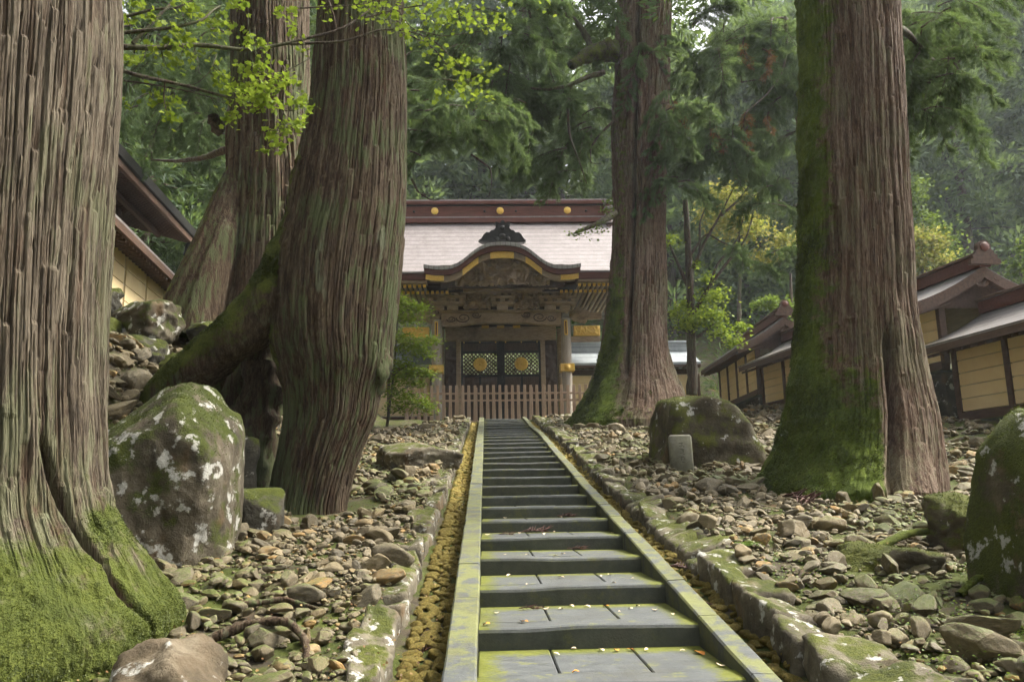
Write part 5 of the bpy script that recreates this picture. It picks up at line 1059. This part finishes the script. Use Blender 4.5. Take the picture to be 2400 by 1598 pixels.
br.append(mbranch([(1900, 730), (1920, 800), (1880, 900), (1850, 1010)], .004, .0015, 4.7, 4.72)); br.append(mbranch([(2230, 0), (2270, 110), (2290, 210)], .008, .006, 5., 5.))
br.append(mbranch([(2480, 120), (2700, 60), (2900, 30), (3100, 90), (3330, 130)], .006, .002, 5., 5.3)); br.append(mbranch([(2750, 210), (2950, 330), (3080, 480), (3300, 480)], .006, .002, 5., 5.3)); br.append(mbranch([(2700, 60), (2800, 200), (3000, 250), (3300, 210)], .005, .002, 5.1, 5.3))
br.append(mbranch([(2000, 60), (2150, 50), (2330, 40), (2500, 20)], .006, .003, 4.9, 5.0))
sprays = [(a, b, c, int(d*1.7)) for a, b, c, d in [(930, 30, 80, 26), (880, 140, 50, 18), (1050, 120, 40, 10), (1250, 30, 70, 18), (1330, 90, 60, 16), (1450, 170, 70, 24), (1530, 150, 45, 16), (1230, 240, 60, 22), (1170, 270, 45, 14), (1000, 340, 60, 12), (900, 400, 50, 14), (1120, 400, 70, 18), (1250, 400, 70, 20), (1400, 350, 60, 16), (1080, 660, 60, 18), (1160, 690, 60, 22), (1160, 800, 45, 14), (870, 710, 30, 6),
  (1500, 540, 55, 18), (1560, 610, 60, 22), (1660, 620, 70, 26), (1750, 640, 70, 28), (1850, 690, 65, 24), (1740, 700, 60, 20), (1660, 690, 50, 14), (1560, 750, 45, 14), (1540, 800, 40, 12), (1640, 470, 40, 10), (1720, 480, 60, 20), (1790, 460, 50, 16), (1760, 560, 60, 18), (1880, 570, 60, 20), (1950, 560, 60, 18), (1960, 510, 40, 10), (2040, 670, 50, 18), (2090, 720, 30, 8), (1700, 290, 45, 14), (1780, 300, 45, 12), (1690, 230, 25, 6), (1900, 90, 35, 8), (1990, 90, 40, 10), (1990, 150, 20, 4), (2000, 230, 35, 8), (2060, 340, 30, 6), (1960, 840, 50, 18), (2030, 820, 40, 12), (1870, 900, 40, 14), (1850, 950, 35, 12), (1890, 1010, 35, 12), (1810, 1030, 25, 6), (1950, 900, 30, 8), (2050, 870, 30, 8), (1650, 20, 45, 12), (1590, 40, 40, 10)]]
sprays2 = [(2450, 60, 90, 34), (2560, 80, 80, 30), (2640, 30, 70, 20), (2700, 130, 60, 18), (2780, 80, 80, 26), (2870, 40, 90, 30), (2960, 90, 80, 30), (3060, 40, 80, 26), (3160, 70, 80, 26), (3230, 150, 70, 26), (3330, 150, 60, 20), (3420, 170, 55, 14), (3100, 150, 60, 16), (2990, 170, 50, 14), (3400, 40, 70, 14), (2280, 30, 70, 14), (2200, 60, 60, 10), (2780, 250, 45, 12), (2860, 270, 55, 18), (2930, 310, 45, 14), (3020, 400, 50, 18), (3080, 430, 60, 20), (3170, 410, 50, 14), (3260, 420, 50, 12), (3310, 480, 40, 10), (3380, 470, 40, 10), (3130, 560, 60, 22), (3200, 600, 60, 22), (3100, 620, 50, 16), (3260, 570, 45, 12), (3250, 650, 45, 14), (3330, 680, 45, 12), (2990, 640, 45, 10), (2950, 700, 20, 3), (3080, 470, 40, 10), (2660, 130, 60, 16), (2740, 200, 50, 12), (3700, 0, 60, 10)]
mr2 = np.random.default_rng(77); LP = []
for lst, Ya, Yb in ((sprays, 4.3, 4.9), (sprays2, 4.7, 5.3)):
    for zx, zy, rad, n in lst:
        Yc = mr2.uniform(Ya, Yb); c = mp(zx, zy, Yc); rm = rad*.3444/FPX*Yc*1.42
        LP.append(c+mr2.normal(0, .72, (n, 3))*np.array([rm, rm*1.6, rm*.6]))
LP = np.concatenate(LP); mr2.shuffle(LP)
allP = np.concatenate([p for o, p in br]); own = np.concatenate([np.full(len(p), k) for k, (o, p) in enumerate(br)])
lm_ = []
for k in range(8):
    V, F, _t = leaves(np.zeros((1, 3)), .050, np.random.default_rng(k), .45); lm_.append(mesh('leaf', V, F, M['maple'], False, {'tone': np.full(len(V), k/7.)}))
for p in LP[:300]:
    k = own[np.argmin(((allP-p)**2).sum(1))]; obj('leaf', lm_[int(mr2.integers(8))], br[int(k)][0], tuple(p), (mr2.normal(0, .4), mr2.normal(0, .4), mr2.uniform(0, 6.28)), mr2.uniform(.8, 1.25))
V, F, t = leaves(LP[300:], .050, mr2, .55, np.clip(mr2.normal(.5, .25, len(LP)-300), 0, 1)); obj('foliage', mesh('foliage', V, F, M['maple'], False, {'tone': t}), maple, kind='stuff')
# twigs from leaf clusters to the nearest branch
tp = []
for p in LP[::5]:
    q = allP[np.argmin(((allP-p)**2).sum(1))]
    if np.linalg.norm(p-q) < .6: tp.append(tube(np.array([q, (p+q)/2+np.array([0, 0, -.01]), p]), np.array([.003, .002, .001]), 3))
V, F = merge(tp); obj('twigs', mesh('twigs', V, F, M['barkT'], True, {'moss': np.full(len(V), -.5), 'strip': np.full(len(V), .5)}), maple, kind='stuff')
V, F = tube(np.array([[-5.7, 7.0, 0.], [-5.6, 7.0, 2.0], [-5.3, 6.7, 3.6], [-4.5, 6.3, 4.9]]), np.array([.12, .09, .06, .022]), 10, noise=.2); obj('trunk', mesh('trunk', V, F, M['barkT'], True, {'moss': np.full(len(V), 0.), 'strip': np.full(len(V), .5)}), maple)

def leafy(name, label, layers, size, mat, stem, seed, tilt=.35, cat='tree', flat=.35):
    r = np.random.default_rng(seed); P = []
    for (px, py, Y, rx, n) in layers:
        n = int(n*(1.6 if mat == 'maple' else 1)); c = atY(px, py, Y); rm = rx/FPX*Y; u = r.normal(0, .5, (n, 3))*np.array([rm, rm, rm*flat]); u[:, 2] -= .35*np.abs(u[:, 0])*r.random(n); P.append(c+u)
    P = np.concatenate(P); V, F, t = leaves(P, size, r, tilt); t = np.clip(t*1.15, 0, 1); b = stem[0]
    o = thing(name, tuple(b[0]), label, cat); obj('foliage', mesh('foliage', V, F, M[mat], False, {'tone': t}), o, kind='stuff')
    for q, st in enumerate(stem):
        S = spline(np.array(st), 24); Vv, Fv = tube(S, np.linspace(stem_r[q][0], stem_r[q][1], 24), 10, noise=.2); obj('trunk' if q == 0 else 'limb', mesh('trunk' if q == 0 else 'limb', Vv, Fv, M['barkT' if cat == 'tree' else 'barkT'], True, {'moss': np.full(len(Vv), .15), 'strip': np.full(len(Vv), .5)}), o)
    return o
gy_ = 27.5; stem_r = [(.05, .02)]+[(.02, .006)]*6
mst = [[atY(905, 1010, gy_), atY(915, 940, gy_), atY(925, 850, gy_), atY(935, 700, gy_)]]+[[atY(920, y+30, gy_), atY(955, y+5, gy_-.3), atY(1000+d, y+10, gy_-.6)] for y, d in ((720, -10), (790, 20), (850, 10), (900, 0), (940, -10))]
leafy('maple_sapling', 'light green layered maple in front of the left side of the gate',
      [(935, 705, gy_, 45, 340), (960, 725, gy_, 45, 260), (950, 745, gy_, 40, 180), (985, 718, gy_, 25, 80), (940, 790, gy_, 40, 220), (975, 800, gy_, 45, 260), (1010, 795, gy_-.5, 28, 90), (955, 815, gy_, 45, 220), (990, 825, gy_, 35, 140), (935, 850, gy_, 40, 240), (965, 865, gy_, 48, 300), (1000, 872, gy_, 30, 90), (945, 885, gy_, 40, 220), (970, 895, gy_, 35, 120), (920, 915, gy_, 40, 160), (950, 930, gy_, 50, 260), (985, 945, gy_, 45, 240), (1000, 960, gy_, 25, 80), (930, 955, gy_, 35, 120)], .095, 'maple', mst, 11)
# small tree right of the stair head
sY = 30.; stem_r = [(.20, .10)]+[(.085, .02)]*3+[(.06, .015)]*5
sst_ = [[atY(1622, 925, sY), atY(1621, 800, sY), atY(1618, 690, sY), atY(1612, 560, sY), atY(1606, 470, sY)],
  [atY(1628, 730, sY), atY(1650, 690, sY), atY(1700, 620, sY), atY(1750, 560, sY), atY(1770, 480, sY)], [atY(1612, 670, sY), atY(1590, 620, sY), atY(1570, 575, sY), atY(1555, 540, sY)], [atY(1620, 640, sY), atY(1650, 570, sY), atY(1690, 500, sY), atY(1720, 440, sY)],
  [atY(1660, 680, sY), atY(1680, 620, sY), atY(1730, 560, sY), atY(1745, 500, sY)], [atY(1616, 600, sY), atY(1655, 545, sY), atY(1705, 575, sY), atY(1755, 580, sY)], [atY(1690, 505, sY), atY(1730, 470, sY), atY(1760, 430, sY)], [atY(1640, 590, sY), atY(1640, 520, sY), atY(1665, 460, sY)], [atY(1634, 790, sY-.2), atY(1660, 770, sY-.4), atY(1690, 745, sY-.6)]]
leafy('young_tree', 'slender young tree with fresh green tufts between the stair-head cedar and the corridor',
      [(1650, 700, sY, 35, 160), (1680, 690, sY, 30, 120), (1600, 720, sY, 28, 120), (1585, 740, sY, 25, 90), (1640, 745, sY-.5, 40, 240), (1670, 740, sY-.5, 40, 240), (1690, 775, sY-.5, 30, 150), (1720, 800, sY-.5, 25, 90), (1610, 760, sY-.5, 30, 130), (1735, 765, sY, 25, 90), (1655, 650, sY, 25, 70), (1630, 620, sY, 18, 40), (1575, 560, sY, 30, 60)], .11, 'maple', sst_, 12, .5, flat=.6)
stem_r = [(.14, .05)]
leafy('yellow_tree', 'yellow-green broad-leaved tree glowing behind the young tree', [(1730, 470, 44., 60, 600), (1700, 520, 44., 60, 600), (1760, 530, 44., 60, 500), (1660, 500, 44., 40, 250), (1790, 600, 44., 40, 300), (1840, 560, 44., 40, 300), (1690, 450, 44., 40, 250)], .18, 'yleaf', [[atY(1730, 800, 44.), atY(1735, 650, 44.), atY(1730, 480, 44.)]], 13, .6, flat=.6)
leafy('yellow_tree', 'pale yellow-green tree behind the middle corridor gable', [(2150, 560, 46., 40, 400), (2180, 600, 46., 45, 420), (2140, 620, 46., 35, 300), (2190, 560, 46., 35, 250), (2210, 620, 46., 25, 150)], .2, 'yleaf', [[atY(2170, 760, 46.), atY(2165, 680, 46.), atY(2160, 570, 46.)]], 14, .6, flat=.7)
leafy('round_tree', 'pale grey-green round tree behind the middle corridor', [(2130, 480, 50., 50, 500), (2170, 520, 50., 45, 400), (2210, 550, 50., 40, 300), (2140, 440, 50., 40, 300), (2230, 590, 50., 35, 250)], .2, 'shrub', [[atY(2180, 760, 50.), atY(2170, 650, 50.), atY(2160, 480, 50.)]], 15, .6, flat=.7)
leafy('round_tree', 'green broad-leaved tree at the right edge above the near corridor', [(2390, 620, 40., 30, 300), (2400, 580, 40., 25, 200), (2370, 650, 40., 25, 150)], .18, 'shrub', [[atY(2395, 760, 40.), atY(2393, 680, 40.), atY(2392, 590, 40.)]], 16, .6, flat=.9)
leafy('round_tree', 'pale green tree spreading behind the far corridor gable', [(1800, 705, 38., 35, 260), (1840, 715, 38., 35, 260), (1830, 745, 38., 30, 200), (1780, 715, 38., 25, 120)], .15, 'shrub', [[atY(1860, 790, 38.), atY(1855, 740, 38.), atY(1853, 640, 38.)]], 17, .5, flat=.35)
leafy('maple_sapling', 'sparse leafy twig hanging in front of the right part of the gate roof', [(1360, 545, 24., 28, 60), (1400, 535, 24., 25, 60), (1340, 550, 24., 14, 20), (1420, 490, 24., 22, 50), (1425, 470, 24., 18, 40)], .075, 'shrub', [[atY(1440, 500, 25.), atY(1410, 520, 24.3), atY(1350, 545, 24.)]], 18, .5, flat=.5)

stem_r = [(.12, .05)]
leafy('sun_tinted_shrub', 'added shrub tinted to look sunlit, glimpsed through the lattice of the gate doors', [(px, py, 52.+k % 3, 70, 420) for k, (px, py) in enumerate([(1080, 830), (1140, 870), (1200, 840), (1260, 870), (1100, 880), (1230, 820), (1170, 820)])], .30, 'sunTintLeaf', [[atY(1170, 960, 53.), atY(1172, 900, 53.), atY(1170, 830, 53.)]], 19, .6, flat=.8)  # added behind the doors so the lattice looks bright
# ------------------------------------------------------------------ litter, ferns, ground cover
def on_step(px, py):
    """lay a thing on the tread that this photo point sees"""
    best = None
    for k in range(-3, NSTEP):
        z = k*R_+float(und(N1+(k-1)*T_+.5)); d = ray(px, py)
        if d[2] >= 0: continue
        t = (z-CAM[2])/d[2]; p = CAM+d*t; y0 = N1+(k-1)*T_
        if 0 < t and y0+.03 < p[1] < y0+T_-.03 and abs(p[0]) < .72 and (best is None or t < best[0]): best = (t, p)
    return None if best is None else best[1]
lv = []
for k in range(4):
    a = np.linspace(0, 6.28, 9)[:-1]; rr = 1+.18*np.sin(a*2+k); V = np.stack([np.cos(a)*rr*.5, np.sin(a)*rr, .18*np.cos(a*2+k)], 1); V = np.concatenate([V, [[0, 0, .02]]]); F = np.array([[i, (i+1) % 8, 8] for i in range(8)]); lv.append((mesh('fallen_leaf', V*.026, F, M['litterP'], True), mesh('fallen_leaf', V*.033, F, M['litterO'], True)))
spots = [(1193, 1348), (1316, 1353), (1235, 1370), (1428, 1347), (1440, 1366), (1482, 1356), (1280, 1427), (1315, 1427), (1340, 1420), (1377, 1421), (1478, 1427), (1452, 1434), (1495, 1420), (1577, 1440), (1164, 1437), (1220, 1456), (1305, 1533), (1410, 1523), (1515, 1523), (1184, 1300), (1236, 1300), (1302, 1303), (1320, 1298), (1144, 1288), (1283, 1287), (1510, 1297), (1218, 1249), (1143, 1253), (1275, 1251), (1300, 1246), (1435, 1249), (1184, 1214), (1372, 1209), (1315, 1212), (1280, 1182), (1350, 1182), (1130, 1460), (1410, 1350), (1535, 1430), (1690, 1560), (1600, 1525), (1345, 1520)]
for k, (px, py) in enumerate(spots):
    p = on_step(px, py)
    if p is None: continue
    o = obj('fallen_leaf', lv[k % 4][0], None, (p[0], p[1], p[2]+.008), (jit(.25), jit(.25), RD.random()*6.28), RD.uniform(.7, 1.3)); tag(o, 'small pale fallen leaf lying on the stone steps', 'leaf', 'pale leaves on the steps')
for k, (px, py) in enumerate([(1230, 1457), (1420, 1421), (1349, 1575), (1445, 1524), (1480, 1523), (1640, 1530), (1140, 1463), (1157, 1344)]):
    p = on_step(px, py)
    if p is None: continue
    o = obj('fallen_leaf', lv[k % 4][1], None, (p[0], p[1], p[2]+.008), (jit(.25), jit(.25), RD.random()*6.28), RD.uniform(.9, 1.5)); tag(o, 'orange-brown fallen leaf lying on the lower steps', 'leaf', 'orange leaves on the steps')
def twigmesh(seed):
    r = np.random.default_rng(seed); ps = [tube(np.array([[-.16, 0, .02], [0, .01, .035], [.16, -.02, .015]]), .006, 5)]
    for k in range(26): x = r.uniform(-.14, .17); d = unit(1, r)[0]*np.array([1, 1, .6])+np.array([.6, 0, .25]); ps.append(tube(np.array([[x, 0, .03], np.array([x, 0, .03])+d*.04, np.array([x, 0, .03])+d*.085-np.array([0, 0, .01])]), np.array([.006, .005, .002]), 4))
    V, F = merge(ps); return mesh('cedar_twig', V, F, M['twig'])
TW = [twigmesh(k) for k in range(3)]
for k, (px, py, lb) in enumerate([(1250, 1249, 'largest red-brown dead cedar twig, in the middle of the steps'), (1325, 1211, 'dead cedar twig on the step just above the largest one'), (1350, 1288, 'thin dead twig below the largest one at right'), (1185, 1254, 'small dead twig left of the largest twig'), (1172, 1345, 'dead twig near the left kerb on a lower step'), (1340, 1181, 'dead twig by the right kerb higher up'), (1180, 1184, 'dead twig by the left kerb higher up'), (1240, 1428, 'thin dead twig lying flat on a low tread')]):
    p = on_step(px, py)
    if p is None: continue
    tag(obj('cedar_twig', TW[k % 3], None, (p[0], p[1], p[2]), (0, 0, jit(.6)), (1., .7, .6, .5, .6, .6, .5, .5)[k]), lb, 'twig', 'dead cedar twigs on the steps')
for x, y, lb, s in ((-1.1, 5.9, 'dark red dead twig lying in the left gutter', 1.1), (1.1, 7.6, 'dead twig lying in the right gutter', .9), (1.08, 6.6, 'second dead twig in the right gutter, lower down', .8), (3.3, 10.3, 'red-brown dead cedar spray at the mossy foot of the right trunk', 2.)):
    tag(obj('cedar_twig', TW[0], None, (x, y, T1(x, y)+(-.17 if abs(x) < 1.3 else .06)), (.1, .1, RD.random()*6), s), lb, 'twig')
def fern(seed, n, L):
    r = np.random.default_rng(seed); ps = []; to = []
    for k in range(n):
        a = r.uniform(0, 6.28); s = np.linspace(.1, 1, 14); C = np.stack([np.cos(a)*s*L, np.sin(a)*s*L, L*(.8*s-.75*s*s)], 1); side = np.array([-math.sin(a), math.cos(a), 0])
        for sg in (-1, 1):
            V, F, t = blades(C, np.tile(side*sg+np.array([math.cos(a), math.sin(a), 0])*.4, (14, 1)), L*.30*(1.1-s), L*.07, r.uniform(.3, .9), .1, r); ps.append((V, F)); to.append(t)
    V, F = merge(ps); return mesh('fern', V, F, M['shrub'], False, {'tone': np.concatenate(to)})
FE = [fern(k, 9, .2) for k in range(3)]
for k, (px, py, lb) in enumerate([(590, 1170, 'small fern beside the lichen-spotted boulder'), (600, 1200, 'fern tuft at the foot of the leaning trunk'), (1390, 1100, 'tiny fern by the right gutter'), (2030, 1085, 'small fern in the cleft of the massive right trunk'), (1750, 1290, 'small green seedling on the right rubble bank')]):
    p = ghit(px, py); tag(obj('fern', FE[k % 3], None, (p[0], p[1], p[2]+.04), (0, 0, k), .9), lb, 'fern')
r = np.random.default_rng(3); n = 9000; gx_ = np.r_[r.normal(3.3, .75, n//2), r.uniform(1.6, 4.2, n//2)]; gy2 = np.r_[r.normal(5.9, .7, n//2), r.uniform(3.6, 7.2, n//2)]
ok = (vn(np.stack([gx_*2.2, gy2*2.2, gx_*0], -1), 8) > .05) & (gx_ > 1.5); gx_, gy2 = gx_[ok], gy2[ok]; V, F, t = leaves(np.stack([gx_, gy2, T(gx_, gy2)+r.uniform(.02, .11, len(gx_))], 1), .017, r, .4)
tag(obj('ground_cover', mesh('ground_cover', V, F, M['shrub'], False, {'tone': t}), kind='stuff'), 'tiny green ground-cover leaves among the stones at lower right', 'plants', kind='stuff')
r = np.random.default_rng(44); n = 5200; lx = np.r_[r.uniform(-4.3, -1.0, n//2), r.uniform(1.35, 8.5, n//2)]; ly = 3.5+14*r.random(n)**1.3; V, F, t = leaves(np.stack([lx, ly, T(lx, ly)-.11*(lx > -1.24)*(lx < 0)+r.uniform(.0, .10, n)], 1), .017, r, .5)
tag(obj('leaf_litter', mesh('leaf_litter', V, F, M['litter'], False, {'tone': t}), kind='stuff'), 'small brown and yellow leaves scattered over the rubble', 'leaves', kind='stuff')
# surface roots
def sroot(pts, r0, r1, lb, mossy, lift=.03):
    P = np.array([[x, y, T1(x, y)+lift+h] for x, y, h in pts]); P = spline(P, 40); V, F = tube(P, np.linspace(r0, r1, 40), 12, noise=.25); tag(obj('surface_root', mesh('surface_root', V, F, M['barkB'], True, {'moss': np.full(len(V), mossy), 'strip': np.full(len(V), .5)})), lb, 'root')
sroot([(-2.5, 5.5, .0), (-2.25, 5.55, .10), (-2.0, 5.5, .13), (-1.85, 5.4, .04), (-1.8, 5.2, -.05)], .035, .02, 'bare arching root in the rubble right of the mossy pale trunk', -.4)
sroot([(-2.6, 6.2, 0), (-2.2, 6.25, .05), (-1.9, 6.1, .02)], .03, .012, 'thin bare root lying on the left rubble above the arching root', -.4)
sroot([(2.9, 7.6, .0), (3.4, 7.8, .12), (3.9, 8.1, .10), (4.4, 8.2, .0)], .04, .03, 'mossy root running over the rubble left of the tall right boulder', 1.1)
sroot([(2.75, 5.95, -.02), (3.0, 6.1, .08), (3.3, 6.0, .06), (3.45, 5.8, -.02)], .03, .02, 'small looped mossy root at the foot of the tall right boulder', 1.1)
# ------------------------------------------------------------------ haze
V = boxv(-130, 150, -60, 200, -12, 160); hz = obj('haze', mesh('haze', V, BOXF, None, False), kind='stuff')
hm = bpy.data.materials.new('haze_air'); hm.use_nodes = True; nt = hm.node_tree; nt.nodes.remove(nt.nodes['Principled BSDF'])
pv = nt.nodes.new('ShaderNodeVolumePrincipled'); pv.inputs['Color'].default_value = (.86, .93, 1., 1); pv.inputs['Density'].default_value = HAZE; pv.inputs['Anisotropy'].default_value = .2
nt.links.new(pv.outputs[0], nt.nodes['Material Output'].inputs['Volume']); hz.data.materials.append(hm)
tag(hz, 'thin bluish mist fading the far wooded slope', 'haze', kind='stuff')
